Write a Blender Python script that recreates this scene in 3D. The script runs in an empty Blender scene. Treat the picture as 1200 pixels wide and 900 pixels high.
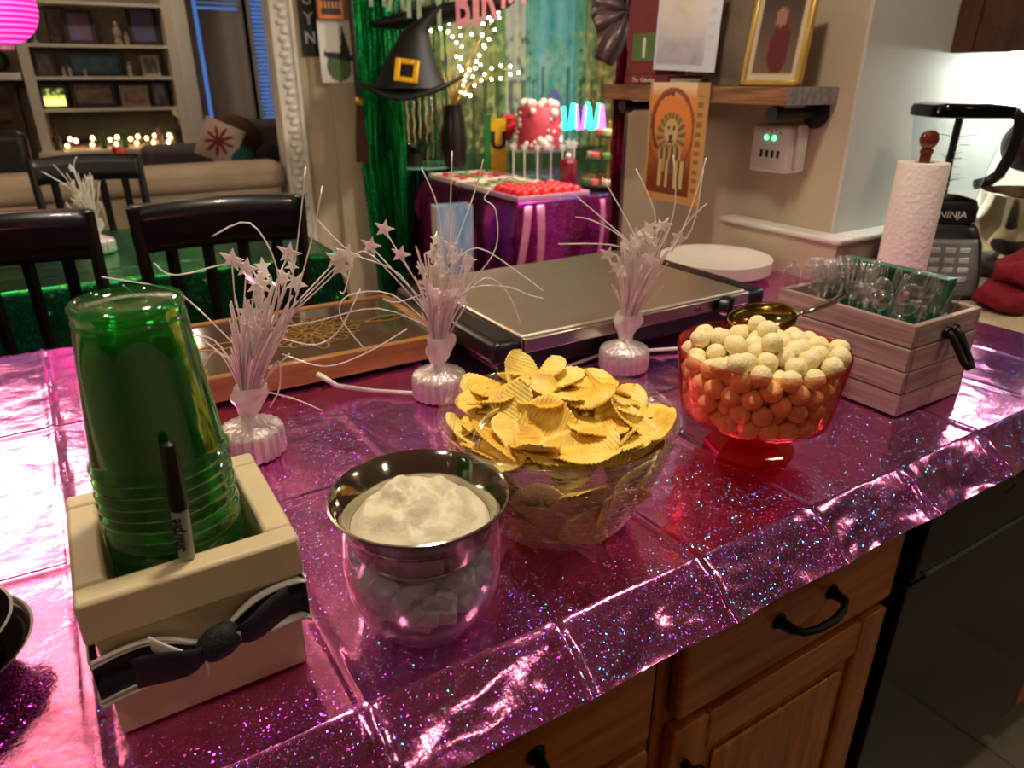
import bpy, math, random
import numpy as np
from mathutils import Vector, Matrix, Euler, noise
random.seed(7)
scene = bpy.context.scene
col = scene.collection
PI = math.pi
# ------------------------------------------------------------------ camera
FPX, PITCH, HEAD, CZ, CT = 832.0, math.atan(362/832), math.radians(31.65), 1.354, 0.914
cam_d = bpy.data.cameras.new('camera'); cam = bpy.data.objects.new('camera', cam_d); col.objects.link(cam)
cam.location = (0, 0, CZ); cam.rotation_euler = (PI/2-PITCH, 0, -HEAD)
cam_d.sensor_width = 36; cam_d.lens = FPX/1200*36; cam_d.clip_start = .02; cam_d.clip_end = 60
cam_d.dof.use_dof = True; cam_d.dof.focus_distance = .72; cam_d.dof.aperture_fstop = 7.5
scene.camera = cam
# ------------------------------------------------------------------ world, exposure
wd = bpy.data.worlds.new('dusk'); scene.world = wd; wd.use_nodes = True
wd.node_tree.nodes['Background'].inputs[0].default_value = (.11, .22, .48, 1)
wd.node_tree.nodes['Background'].inputs[1].default_value = .6
vs = scene.view_settings; vs.view_transform = 'Standard'; vs.look = 'None'; vs.gamma = 1; vs.use_curve_mapping = False
vs.exposure = 0.85
scene.cycles.transparent_max_bounces = 28
scene.cycles.max_bounces = 8

# pixel of the photograph -> point on a known plane of the place
def ray(u, v):
    x = (u-600)/FPX; y = (v-450)/FPX
    dn = y*math.cos(PITCH)+math.sin(PITCH); fw = math.cos(PITCH)-y*math.sin(PITCH)
    return Vector((fw*math.sin(HEAD)+x*math.cos(HEAD), fw*math.cos(HEAD)-x*math.sin(HEAD), -dn))
def onz(u, v, z): r = ray(u, v); return r*((z-CZ)/r.z)+Vector((0, 0, CZ))
def onx(u, v, x): r = ray(u, v); return r*(x/r.x)+Vector((0, 0, CZ))
def ony(u, v, y): r = ray(u, v); return r*(y/r.y)+Vector((0, 0, CZ))
RV = Vector((math.cos(HEAD), -math.sin(HEAD), 0)); FV = Vector((math.sin(HEAD), math.cos(HEAD), 0))
def ond(u, v, t): return ray(u, v)*t+Vector((0, 0, CZ))

# ------------------------------------------------------------------ mesh builder
class MB:
    def __init__(s): s.v = []; s.f = []
    def bx(s, x0, x1, y0, y1, z0, z1, M=None):
        p = [Vector(q) for q in ((x0,y0,z0),(x1,y0,z0),(x1,y1,z0),(x0,y1,z0),(x0,y0,z1),(x1,y0,z1),(x1,y1,z1),(x0,y1,z1))]
        if M: p = [M @ q for q in p]
        n = len(s.v); s.v += [tuple(q) for q in p]
        s.f += [tuple(n+i for i in q) for q in ((0,3,2,1),(4,5,6,7),(0,1,5,4),(1,2,6,5),(2,3,7,6),(3,0,4,7))]
        return s
    def lathe(s, prof, n=32, c=(0,0,0), M=None, fn=None, cap0=False, cap1=False):
        b = len(s.v)
        for k, (r, z) in enumerate(prof):
            for i in range(n):
                a = 2*PI*i/n; rr = fn(r, z, a) if fn else r
                q = Vector((c[0]+rr*math.cos(a), c[1]+rr*math.sin(a), c[2]+z))
                s.v.append(tuple(M @ q if M else q))
        for k in range(len(prof)-1):
            for i in range(n):
                j = (i+1) % n; s.f.append((b+k*n+i, b+k*n+j, b+(k+1)*n+j, b+(k+1)*n+i))
        if cap0: s.f.append(tuple(b+i for i in reversed(range(n))))
        if cap1: s.f.append(tuple(b+(len(prof)-1)*n+i for i in range(n)))
        return s
    def tube(s, pts, r, n=6, caps=True, flat=1.0):
        pts = [Vector(p) for p in pts]; b = len(s.v); m = len(pts)
        R = r if isinstance(r, (list, tuple)) else [r]*m
        t0 = (pts[1]-pts[0]).normalized(); up = Vector((0,0,1)) if abs(t0.z) < .9 else Vector((1,0,0))
        nx = t0.cross(up).normalized()
        for i, p in enumerate(pts):
            t = (pts[min(i+1,m-1)]-pts[max(i-1,0)])
            t = t.normalized() if t.length > 1e-9 else t0
            nx = (nx-t*nx.dot(t)); nx = nx.normalized() if nx.length > 1e-6 else t.orthogonal().normalized()
            ny = t.cross(nx)
            for k in range(n):
                a = 2*PI*k/n; s.v.append(tuple(p+(nx*math.cos(a)+ny*math.sin(a)*flat)*R[i]))
        for i in range(m-1):
            for k in range(n):
                j = (k+1) % n; s.f.append((b+i*n+k, b+i*n+j, b+(i+1)*n+j, b+(i+1)*n+k))
        if caps: s.f.append(tuple(b+k for k in reversed(range(n)))); s.f.append(tuple(b+(m-1)*n+k for k in range(n)))
        return s
    def prism(s, poly, z0, z1, M=None):
        b = len(s.v); n = len(poly)
        for z in (z0, z1):
            for x, y in poly:
                q = Vector((x, y, z)); s.v.append(tuple(M @ q if M else q))
        s.f.append(tuple(b+i for i in reversed(range(n)))); s.f.append(tuple(b+n+i for i in range(n)))
        for i in range(n): j = (i+1) % n; s.f.append((b+i, b+j, b+n+j, b+n+i))
        return s
    def grid(s, fn, nu, nv, thick=0):
        b = len(s.v)
        for j in range(nv+1):
            for i in range(nu+1): s.v.append(tuple(fn(i/nu, j/nv)))
        for j in range(nv):
            for i in range(nu):
                a = b+j*(nu+1)+i; s.f.append((a, a+1, a+nu+2, a+nu+1))
        return s
    def ball(s, c, r, n=10, m=6, sc=(1,1,1), M=None):
        prof = [(max(1e-5, math.sin(PI*k/m)), -math.cos(PI*k/m)) for k in range(m+1)]
        b = len(s.v)
        s.lathe([(p[0], p[1]) for p in prof], n)
        for i in range(b, len(s.v)):
            q = Vector((s.v[i][0]*r*sc[0], s.v[i][1]*r*sc[1], s.v[i][2]*r*sc[2]))
            if M: q = M @ q
            s.v[i] = (q.x+c[0], q.y+c[1], q.z+c[2])
        return s
    def mesh(s, name, mat, smooth=35):
        me = bpy.data.meshes.new(name); me.from_pydata(s.v, [], s.f)
        if mat: me.materials.append(mat)
        if smooth:
            me.polygons.foreach_set('use_smooth', [True]*len(me.polygons))
            if smooth < 180: me.set_sharp_from_angle(angle=math.radians(smooth))
        me.update(); return me
    def build(s, name, mat, parent=None, loc=(0,0,0), rot=(0,0,0), smooth=35, bevel=0, seg=2, solid=0):
        return link(name, s.mesh(name, mat, smooth), parent, loc, rot, bevel, seg, solid)
def link(name, me, parent=None, loc=(0,0,0), rot=(0,0,0), bevel=0, seg=2, solid=0):
    o = bpy.data.objects.new(name, me); col.objects.link(o); o.location = loc; o.rotation_euler = rot
    if parent: o.parent = parent
    if solid: m = o.modifiers.new('thickness', 'SOLIDIFY'); m.thickness = solid; m.offset = 0
    if bevel: m = o.modifiers.new('bevel', 'BEVEL'); m.width = bevel; m.segments = seg; m.limit_method = 'ANGLE'; m.harden_normals = False
    return o
def tag(o, label, cat, group=None, kind=None):
    o['label'] = label; o['category'] = cat
    if group: o['group'] = group
    if kind: o['kind'] = kind
    return o
def thing(name, label, cat, loc=(0,0,0), rz=0, group=None):
    o = bpy.data.objects.new(name, None); col.objects.link(o); o.empty_display_size = .05
    o.location = loc; o.rotation_euler = (0,0,rz); return tag(o, label, cat, group)
def struct(name, mb, mat, smooth=35, bevel=0, parent=None):
    o = mb.build(name, mat, parent, smooth=smooth, bevel=bevel)
    if not parent: o['kind'] = 'structure'
    return o
def copy_tree(o, parent=None):
    c = o.copy(); col.objects.link(c); c.parent = parent
    for ch in list(o.children): copy_tree(ch, c)
    return c
def box(name, mat, x0, x1, y0, y1, z0, z1, parent=None, bevel=0, M=None, seg=2):
    return MB().bx(x0,x1,y0,y1,z0,z1,M).build(name, mat, parent, bevel=bevel, seg=seg)
def T(x, y, z): return Matrix.Translation((x, y, z))
def R(a, ax): return Matrix.Rotation(a, 4, ax)

# ------------------------------------------------------------------ materials
def S(r, g, b): return tuple(((c/255+.055)/1.055)**2.4 if c > 10 else c/255/12.92 for c in (r, g, b))+(1,)
MATS = {}
def base(name):
    m = bpy.data.materials.new(name); m.use_nodes = True; nt = m.node_tree; MATS[name] = m
    return m, nt, nt.nodes, nt.links, nt.nodes['Principled BSDF']
def coords(N, L, scale=(1,1,1), kind='Object'):
    tc = N.new('ShaderNodeTexCoord'); mp = N.new('ShaderNodeMapping'); mp.inputs['Scale'].default_value = scale
    L.new(tc.outputs[kind], mp.inputs[0]); return mp.outputs[0]
def noise_tex(N, L, vec, scale, detail=3, rough=.5):
    n = N.new('ShaderNodeTexNoise'); n.inputs['Scale'].default_value = scale; n.inputs['Detail'].default_value = detail
    n.inputs['Roughness'].default_value = rough; L.new(vec, n.inputs['Vector']); return n
def ramp(N, L, fac, stops):
    r = N.new('ShaderNodeValToRGB'); e = r.color_ramp.elements
    while len(e) < len(stops): e.new(.5)
    for k, (p, c) in enumerate(stops): e[k].position = p; e[k].color = c
    L.new(fac, r.inputs[0]); return r.outputs[0]
def add_bump(N, L, b, h, strength, dist=.01):
    bp = N.new('ShaderNodeBump'); bp.inputs['Strength'].default_value = strength; bp.inputs['Distance'].default_value = dist
    L.new(h, bp.inputs['Height']); L.new(bp.outputs[0], b.inputs['Normal']); return bp
def mk(name, c, rough=.5, metal=0, var=.12, scale=25, bump=0, bscale=80, coat=0, sub=0, emit=0, stretch=(1,1,1), spec=.5):
    m, nt, N, L, b = base(name); v = coords(N, L, stretch)
    n = noise_tex(N, L, v, scale, 4)
    lo = tuple(x*(1-var) for x in c[:3])+(1,); hi = tuple(min(1, x*(1+var)) for x in c[:3])+(1,)
    cc = ramp(N, L, n.outputs['Fac'], [(.3, lo), (.7, hi)]); L.new(cc, b.inputs['Base Color'])
    b.inputs['Roughness'].default_value = rough; b.inputs['Metallic'].default_value = metal
    b.inputs['Specular IOR Level'].default_value = spec
    if coat: b.inputs['Coat Weight'].default_value = coat
    if sub: b.inputs['Subsurface Weight'].default_value = sub; b.inputs['Subsurface Radius'].default_value = (.01,.008,.005)
    if bump: add_bump(N, L, b, noise_tex(N, L, v, bscale, 4).outputs['Fac'], bump, .004)
    if emit: L.new(cc, b.inputs['Emission Color']); b.inputs['Emission Strength'].default_value = emit
    return m
def wood(name, c1, c2, rough=.45, grain=(3, 60, 60), sc=1.0, coat=0):
    m, nt, N, L, b = base(name); v = coords(N, L, grain)
    n = noise_tex(N, L, v, 2.2*sc, 6, .62)
    w = N.new('ShaderNodeTexWave'); w.inputs['Scale'].default_value = .35*sc; w.inputs['Distortion'].default_value = 9; w.inputs['Detail'].default_value = 3
    L.new(v, w.inputs['Vector'])
    mx = N.new('ShaderNodeMath'); mx.operation = 'MULTIPLY_ADD'; mx.inputs[1].default_value = .12; L.new(w.outputs['Fac'], mx.inputs[0]); L.new(n.outputs['Fac'], mx.inputs[2])
    mid = tuple((a+d)/2 for a, d in zip(c1, c2))
    L.new(ramp(N, L, mx.outputs[0], [(.30, c2), (.52, mid), (.74, c1)]), b.inputs['Base Color'])
    b.inputs['Roughness'].default_value = rough
    if coat: b.inputs['Coat Weight'].default_value = coat
    add_bump(N, L, b, n.outputs['Fac'], .25, .002)
    return m
def emis(name, c, s):
    m, nt, N, L, b = base(name); b.inputs['Base Color'].default_value = c
    b.inputs['Emission Color'].default_value = c; b.inputs['Emission Strength'].default_value = s; return m
def thin(name, tint, rough=.03, ior=1.5, body=0.0, bcol=None, bump=0, bscale=200, gcol=(1,1,1,1), pw_=4.0):
    m, nt, N, L, b = base(name); N.remove(b); out = N['Material Output']
    lw = N.new('ShaderNodeLayerWeight'); lw.inputs[0].default_value = .5
    pw = N.new('ShaderNodeMath'); pw.operation = 'POWER'; pw.inputs[1].default_value = pw_; L.new(lw.outputs['Facing'], pw.inputs[0])
    f0 = ((ior-1)/(ior+1))**2*1.6
    fr = N.new('ShaderNodeMath'); fr.operation = 'MULTIPLY_ADD'; fr.inputs[1].default_value = .85-f0; fr.inputs[2].default_value = f0; L.new(pw.outputs[0], fr.inputs[0])
    tr = N.new('ShaderNodeBsdfTransparent'); tr.inputs[0].default_value = tint
    gl = N.new('ShaderNodeBsdfGlossy'); gl.inputs['Roughness'].default_value = rough; gl.inputs[0].default_value = gcol
    mx = N.new('ShaderNodeMixShader'); L.new(fr.outputs[0], mx.inputs[0])
    src = tr.outputs[0]
    if body:
        bc = bcol or tint
        df = N.new('ShaderNodeBsdfDiffuse'); df.inputs[0].default_value = bc
        tl = N.new('ShaderNodeBsdfTranslucent'); tl.inputs[0].default_value = bc
        a = N.new('ShaderNodeMixShader'); L.new(df.outputs[0], a.inputs[1]); L.new(tl.outputs[0], a.inputs[2])
        q = N.new('ShaderNodeMixShader'); q.inputs[0].default_value = body; L.new(tr.outputs[0], q.inputs[1]); L.new(a.outputs[0], q.inputs[2]); src = q.outputs[0]
    L.new(src, mx.inputs[1]); L.new(gl.outputs[0], mx.inputs[2]); L.new(mx.outputs[0], out.inputs[0])
    if bump:
        v = coords(N, L); bp = N.new('ShaderNodeBump'); bp.inputs['Strength'].default_value = bump; bp.inputs['Distance'].default_value = .003
        L.new(noise_tex(N, L, v, bscale, 3).outputs['Fac'], bp.inputs['Height']); L.new(bp.outputs[0], gl.inputs['Normal']); L.new(bp.outputs[0], lw.inputs['Normal'])
    return m
def foil(name, c, c2, rough=.16, spark=.3, wr=.5, wscale=45, cell=420, glint=.5):
    # metallised film: mirror-like coloured metal, crinkle relief, and a holographic lobe of tiny tilted facets
    m, nt, N, L, b = base(name); v = coords(N, L); out = N['Material Output']
    b.inputs['Base Color'].default_value = c; b.inputs['Metallic'].default_value = 1; b.inputs['Roughness'].default_value = rough
    n1 = noise_tex(N, L, v, wscale, 5, .55); bp = add_bump(N, L, b, n1.outputs['Fac'], wr, .006)
    vo = N.new('ShaderNodeTexVoronoi'); vo.inputs['Scale'].default_value = cell; L.new(v, vo.inputs['Vector'])
    hs = N.new('ShaderNodeHueSaturation'); hs.inputs['Color'].default_value = c2; hs.inputs['Saturation'].default_value = 1.15
    sep = N.new('ShaderNodeSeparateColor'); L.new(vo.outputs['Color'], sep.inputs[0])
    hr = N.new('ShaderNodeMapRange'); hr.inputs[3].default_value = .30; hr.inputs[4].default_value = .72; L.new(sep.outputs[0], hr.inputs[0]); L.new(hr.outputs[0], hs.inputs['Hue'])
    geo = N.new('ShaderNodeNewGeometry')
    sb = N.new('ShaderNodeVectorMath'); sb.operation = 'SUBTRACT'; L.new(vo.outputs['Color'], sb.inputs[0]); sb.inputs[1].default_value = (.5,.5,.5)
    sc = N.new('ShaderNodeVectorMath'); sc.operation = 'SCALE'; L.new(sb.outputs[0], sc.inputs[0]); sc.inputs['Scale'].default_value = glint*2
    ad = N.new('ShaderNodeVectorMath'); ad.operation = 'ADD'; L.new(bp.outputs[0], ad.inputs[0]); L.new(sc.outputs[0], ad.inputs[1])
    nm = N.new('ShaderNodeVectorMath'); nm.operation = 'NORMALIZE'; L.new(ad.outputs[0], nm.inputs[0])
    g = N.new('ShaderNodeBsdfGlossy'); g.inputs['Roughness'].default_value = .16; L.new(hs.outputs[0], g.inputs[0]); L.new(nm.outputs[0], g.inputs['Normal'])
    mx = N.new('ShaderNodeMixShader'); mx.inputs[0].default_value = spark
    L.new(b.outputs[0], mx.inputs[1]); L.new(g.outputs[0], mx.inputs[2]); L.new(mx.outputs[0], out.inputs[0])
    return m
def printed(name, rough=.5, emit=0):
    m, nt, N, L, b = base(name); a = N.new('ShaderNodeAttribute'); a.attribute_name = 'print'
    L.new(a.outputs['Color'], b.inputs['Base Color']); b.inputs['Roughness'].default_value = rough
    if emit: L.new(a.outputs['Color'], b.inputs['Emission Color']); b.inputs['Emission Strength'].default_value = emit
    return m
def print_sheet(name, mat, fn, nx, ny, w, h, parent=None, loc=(0,0,0), rot=(0,0,0), th=.0015, shape=None):
    # a flat printed sheet in its local x-z plane, printed side facing -y, colours from fn(s, t)
    me = bpy.data.meshes.new(name); V = []; F = []; C = []
    for sgn in (0, 1):
        for j in range(ny+1):
            for i in range(nx+1):
                s_, t_ = i/nx, j/ny; dy = shape(s_, t_) if shape else 0
                V.append(((s_-.5)*w, dy+th*sgn, t_*h)); C.append(fn(s_, t_) if not sgn else (.55,.52,.48,1))
    q = (nx+1)*(ny+1)
    for j in range(ny):
        for i in range(nx):
            a = j*(nx+1)+i; F.append((a, a+1, a+nx+2, a+nx+1)); F.append((q+a, q+a+nx+1, q+a+nx+2, q+a+1))
    for i in range(nx):
        F.append((i, q+i, q+i+1, i+1)); a = ny*(nx+1)+i; F.append((a, a+1, q+a+1, q+a))
    for j in range(ny):
        a = j*(nx+1); F.append((a, a+nx+1, q+a+nx+1, q+a)); a += nx; F.append((a, q+a, q+a+nx+1, a+nx+1))
    me.from_pydata(V, [], F); at = me.color_attributes.new('print', 'FLOAT_COLOR', 'POINT')
    at.data.foreach_set('color', [x for c in C for x in c]); me.materials.append(mat)
    me.polygons.foreach_set('use_smooth', [bool(shape)]*len(me.polygons)); me.update()
    return link(name, me, parent, loc, rot)
def text(name, s, size, mat, parent=None, loc=(0,0,0), rot=(0,0,0), ext=.0004, sx=1.0, align='CENTER', bold=0):
    cu = bpy.data.curves.new('t', 'FONT'); cu.body = s; cu.size = size; cu.extrude = ext; cu.align_x = align; cu.resolution_u = 3; cu.offset = bold
    ob = bpy.data.objects.new('t', cu); col.objects.link(ob); dg = bpy.context.evaluated_depsgraph_get()
    me = bpy.data.meshes.new_from_object(ob.evaluated_get(dg)); bpy.data.objects.remove(ob); bpy.data.curves.remove(cu)
    me.name = name; me.materials.clear(); me.materials.append(mat)
    if sx != 1.0: me.transform(Matrix.Diagonal((sx, 1, 1, 1)))
    return link(name, me, parent, loc, rot)
def lerp(a, b, t): return a+(b-a)*t
def mixc(a, b, t): t = max(0, min(1, t)); return tuple(x+(y-x)*t for x, y in zip(a, b))
def sm(a, b, x): t = max(0, min(1, (x-a)/(b-a))); return t*t*(3-2*t)
def fbm(x, y, z=0, o=3): return noise.fractal(Vector((x, y, z)), 1.0, 2.0, o)
# ------------------------------------------------------------------ shared materials
m_wall = mk('beige_paint', S(188,172,146), .75, var=.05, scale=6, bump=.06, bscale=160)
m_wallw = mk('pale_wall_tone', S(196,196,186), .6, var=.05, scale=5, bump=.06, bscale=160)
m_ceil = mk('ceiling_paint', S(225,214,196), .85, var=.03, scale=5)
m_trim = mk('white_gloss_paint', S(222,216,205), .35, var=.04)
m_tile = mk('stone_tile', S(118,110,94), .35, var=.12, scale=9, bump=.04)
m_grout = mk('grout', S(120,112,100), .9)
m_floorw = wood('dark_floor_wood', S(96,66,42), S(52,34,22), .4, (1.5, 14, 14))
m_oak = wood('honey_oak', S(206,124,46), S(128,66,18), .4, (26, 26, 2.4), coat=.15)
m_oakh = wood('honey_oak_across', S(206,124,46), S(128,66,18), .4, (2.4, 26, 26), coat=.15)
m_dkwood = wood('walnut_cabinet', S(84,44,22), S(44,22,10), .4, (20, 20, 2.2), coat=.2)
m_black = mk('black_gloss', S(4,4,5), .10, var=.2, spec=.22)
m_blackm = mk('black_matte', S(16,15,15), .55, var=.2)
m_blackp = mk('black_plastic', S(15,15,16), .32, var=.15)
m_chairb = mk('black_lacquer', S(13,12,12), .3, var=.2, coat=.3)
m_iron = mk('dark_iron', S(38,36,34), .38, metal=.85, var=.2)
m_steel = mk('brushed_steel', S(186,180,170), .24, metal=1, var=.08, scale=8, stretch=(1,1,40))
m_steelp = mk('polished_steel', S(190,184,172), .1, metal=1, var=.05)
m_counter = mk('tan_laminate', S(196,178,146), .35, var=.16, scale=150)
m_white = mk('white_plastic', S(226,220,210), .35, var=.03)
m_foil = foil('pink_holographic_foil', S(250,142,202), S(176,110,240), rough=.15, spark=.24, wr=.22, wscale=26, cell=900, glint=.62)
m_clear = thin('clear_plastic', (.97,.96,.97,1), .03, 1.46)
m_emgreen = mk('green_lettering', S(80,150,90), .5)

# ------------------------------------------------------------------ pendant and cabinet strip, plus added unseen fill lights above the frame
e_pend = emis('lit_drum_shade', (1.0,.80,.60,1), 7)
e_up = emis('fill_uplight_glow', (1.0,.84,.70,1), 12.5)
e_fill = emis('fill_glow', (1.0,.80,.58,1), 34)
e_under = emis('lit_under_cabinet_strip', (.93,1.0,.93,1), 44)
t = thing('pendant_lamp', 'drum pendant lamp hanging over the dining table', 'lamp', (-.45, 2.75, 2.5))
MB().lathe([(.001,0),(.06,0),(.06,-.03),(.012,-.035),(.012,-.58),(.001,-.58)], 20).build('canopy', m_iron, t)
MB().lathe([(.001,-.78),(.27,-.78),(.30,-.57)], 40).build('lamp_shade', e_pend, t)
MB().lathe([(.001,-.59),(.29,-.59)], 40).build('added_uplight', e_up, t)  # added unseen uplight, brightens the ceiling mirrored in the foil
def fill_downlight(x, y, label, mat=None, r=.075):  # added unseen fill light, dressed as a recessed fixture
    t = thing('fill_light', label, 'light', (x, y, 2.5))
    MB().lathe([(.001,-.006),(r,-.006)], 24).build('lens', mat or e_fill, t)
    MB().lathe([(r,-.004),(r,-.012),(r+.022,-.008),(r+.022,0)], 24).build('trim_ring', m_trim, t)
fill_downlight(-.9, .0, 'added unseen fill light over the kitchen floor, beside the left wall', emis('fill_glow_left', (1.0,.86,.70,1), 55))  # added kitchen fill, brightens the jar and box fronts
fill_downlight(1.3, .12, 'added unseen fill light over the floor before the dishwasher', emis('fill_glow_aisle', (1.0,.87,.72,1), 60), .08)  # added fill for the crate and the cabinet fronts
fill_downlight(1.2, -1.5, 'added unseen fill light over the kitchen floor, opposite the dishwasher')  # added kitchen fill from behind the camera
fill_downlight(3.0, 3.2, 'added unseen fill light over the party table', emis('fill_glow_party', (1.0,.88,.74,1), 250), .1)  # added fill for the party room and its backdrop
fill_downlight(2.6, 2.3, 'added unseen fill light just inside the party room', MATS['fill_glow_party'], .1)  # second fill added to lift the party room
fill_downlight(.42, .72, 'added unseen fill light right above the chip bowl', emis('fill_glow_counter', (1.0,.86,.68,1), 125), .085)  # added to light the chips and dip from overhead
fill_downlight(3.0, -.42, 'added unseen fill light over the far end of the kitchen', emis('fill_glow_far', (1.0,.84,.64,1), 45), .1)  # added so the right drop of the cloth shines pink
fill_downlight(.6, 5.9, 'added unseen fill light in the living room before the bookcase', emis('fill_glow_living', (1.0,.80,.60,1), 55), .09)  # added fill that brightens the bookcase

# ------------------------------------------------------------------ room shell
struct('floor', MB().bx(-3.3,4.7,-2.6,7.3,-.1,-.012), m_floorw)
fl = bpy.data.objects['floor']
tm = MB().bx(-.163,.163,-.163,.163,0,.011).mesh('tile', m_tile)
struct('floor_kitchen', MB().bx(.8,2.8,-.9,.47,-.012,-.003), m_grout)
for i in range(6):
    for j in range(4):
        link('tile', tm, bpy.data.objects['floor_kitchen'], (.97+i*.332, -.73+j*.332, -.011), bevel=.002, seg=1)
struct('ceiling', MB().bx(-3.3,4.7,-2.6,7.3,2.5,2.6), m_ceil)
struct('wall_left', MB().bx(-3.3,-3.2,-2.6,7.3,0,2.5), m_wall)
struct('wall_rear', MB().bx(-3.2,4.6,-2.6,-2.5,0,2.5), m_wall)
struct('wall_right', MB().bx(4.6,4.7,-2.6,7.3,0,2.5), m_wall)
struct('wall_kitchen', MB().bx(1.48,4.6,1.0,1.008,0,2.5).bx(1.60,4.6,1.008,1.12,0,2.5), m_wallw)  # paler, greyer tone here than on the shelf wall
struct('wall_shelf_side', MB().bx(1.48,1.60,1.008,1.74,0,2.5), m_wall)
struct('wall_pilaster', MB().bx(1.46,1.655,4.375,4.42,0,2.12), m_wall)
struct('wall_dining_right', MB().bx(1.18,1.70,4.42,4.52,0,2.5), m_wall)
struct('wall_dining_left', MB().bx(-3.2,-1.7,4.42,4.52,0,2.5), m_wall)
struct('wall_dining_header', MB().bx(-1.7,1.18,4.42,4.52,2.12,2.5), m_wall)
struct('wall_party_header', MB().bx(1.48,1.60,1.74,4.42,2.12,2.5), m_wall)
struct('wall_party_far', MB().bx(1.6,4.6,5.0,5.1,0,2.5), m_wall)
struct('wall_living_right', MB().bx(2.3,2.4,5.1,7.2,0,2.5), m_wall)
# living room far wall with two window openings
W1 = (1.22, 1.62); W2 = (1.69, 2.05); WZ = (.75, 2.1); YF = 7.1
lw = MB().bx(-3.2, W1[0], YF, YF+.1, 0, 2.5).bx(W1[1], W2[0], YF, YF+.1, 0, 2.5).bx(W2[1], 2.3, YF, YF+.1, 0, 2.5)
for w in (W1, W2): lw.bx(w[0], w[1], YF, YF+.1, 0, WZ[0]).bx(w[0], w[1], YF, YF+.1, WZ[1], 2.5)
struct('wall_living_far', lw, m_wall)
m_pane = thin('window_glass', (.8,.88,1,1), .02)
m_shade = mk('grey_shade_fabric', S(196,188,184), .9, var=.05)
m_slat = mk('blue_grey_slat', S(200,208,220), .6)
for k, w in enumerate((W1, W2)):
    fr = MB(); x0, x1 = w
    for a in ((x0-.05,x0+.015,WZ[0]-.05,WZ[1]+.05),(x1-.015,x1+.05,WZ[0]-.05,WZ[1]+.05)): fr.bx(a[0],a[1],YF-.02,YF+.1,a[2],a[3])
    fr.bx(x0,x1,YF-.02,YF+.1,WZ[0]-.05,WZ[0]+.015).bx(x0,x1,YF-.02,YF+.1,WZ[1]-.015,WZ[1]+.05)
    wn = struct('window_%d' % (k+1), fr, m_trim)
    box('pane', m_pane, x0+.015, x1-.015, YF+.06, YF+.066, WZ[0]+.015, WZ[1]-.015, wn)
sh = thing('roller_shade', 'grey roller shade pulled down over the living room window', 'shade', (W1[0]+.045, YF-.04, .8))
MB().grid(lambda a, b: (a*.36, .004*math.sin(a*16), b*1.06), 30, 4).build('fabric', m_shade, sh, solid=.003)
for i in range(6): box('slat', m_slat, 0, .36, -.01, .01, 1.08+i*.035, 1.104+i*.035, sh)
bl = thing('window_blind', 'horizontal slat blind backlit blue in the far window', 'blind', (W2[0]+.015, YF+.02, .78))
for i in range(38): MB().bx(0,.33,-.014,.014,-.001,.001, T(0,0,i*.034) @ R(.55,'X')).build('slat', m_slat, bl)
box('head_rail', m_slat, 0, .33, -.02, .02, 1.29, 1.315, bl)
# ornate casing of the opening, its bead pattern raised
cs = struct('trim_1', MB().bx(1.155,1.285,4.40,4.42,0,2.12).bx(1.155,1.18,4.42,4.54,0,2.12), m_trim, bevel=.004)
for x in (1.165, 1.275): box('moulding', m_trim, x-.011, x+.011, 4.388, 4.40, 0, 2.12, cs, bevel=.004)
rb = MB().ball((0,0,0), 1, 10, 6, (.026,.012,.02)).mesh('rosette', m_trim, 180)
for i in range(40): link('rosette', rb, cs, (1.22+(.008 if i % 2 else -.008), 4.397, .5+i*.04))
struct('trim_2', MB().bx(1.155,1.3,4.385,4.55,2.1,2.2), m_trim)
# ledge box along the foot of the shelf wall and its white cap
struct('wall_ledge', MB().bx(1.435,1.48,.955,1.285,CT,1.008).bx(1.48,2.9,.955,1.0,CT,1.008), m_wall)
struct('trim_3', MB().bx(1.425,1.48,.945,1.295,1.008,1.022).bx(1.48,2.9,.945,1.0,1.008,1.022), m_trim, bevel=.005)

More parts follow.
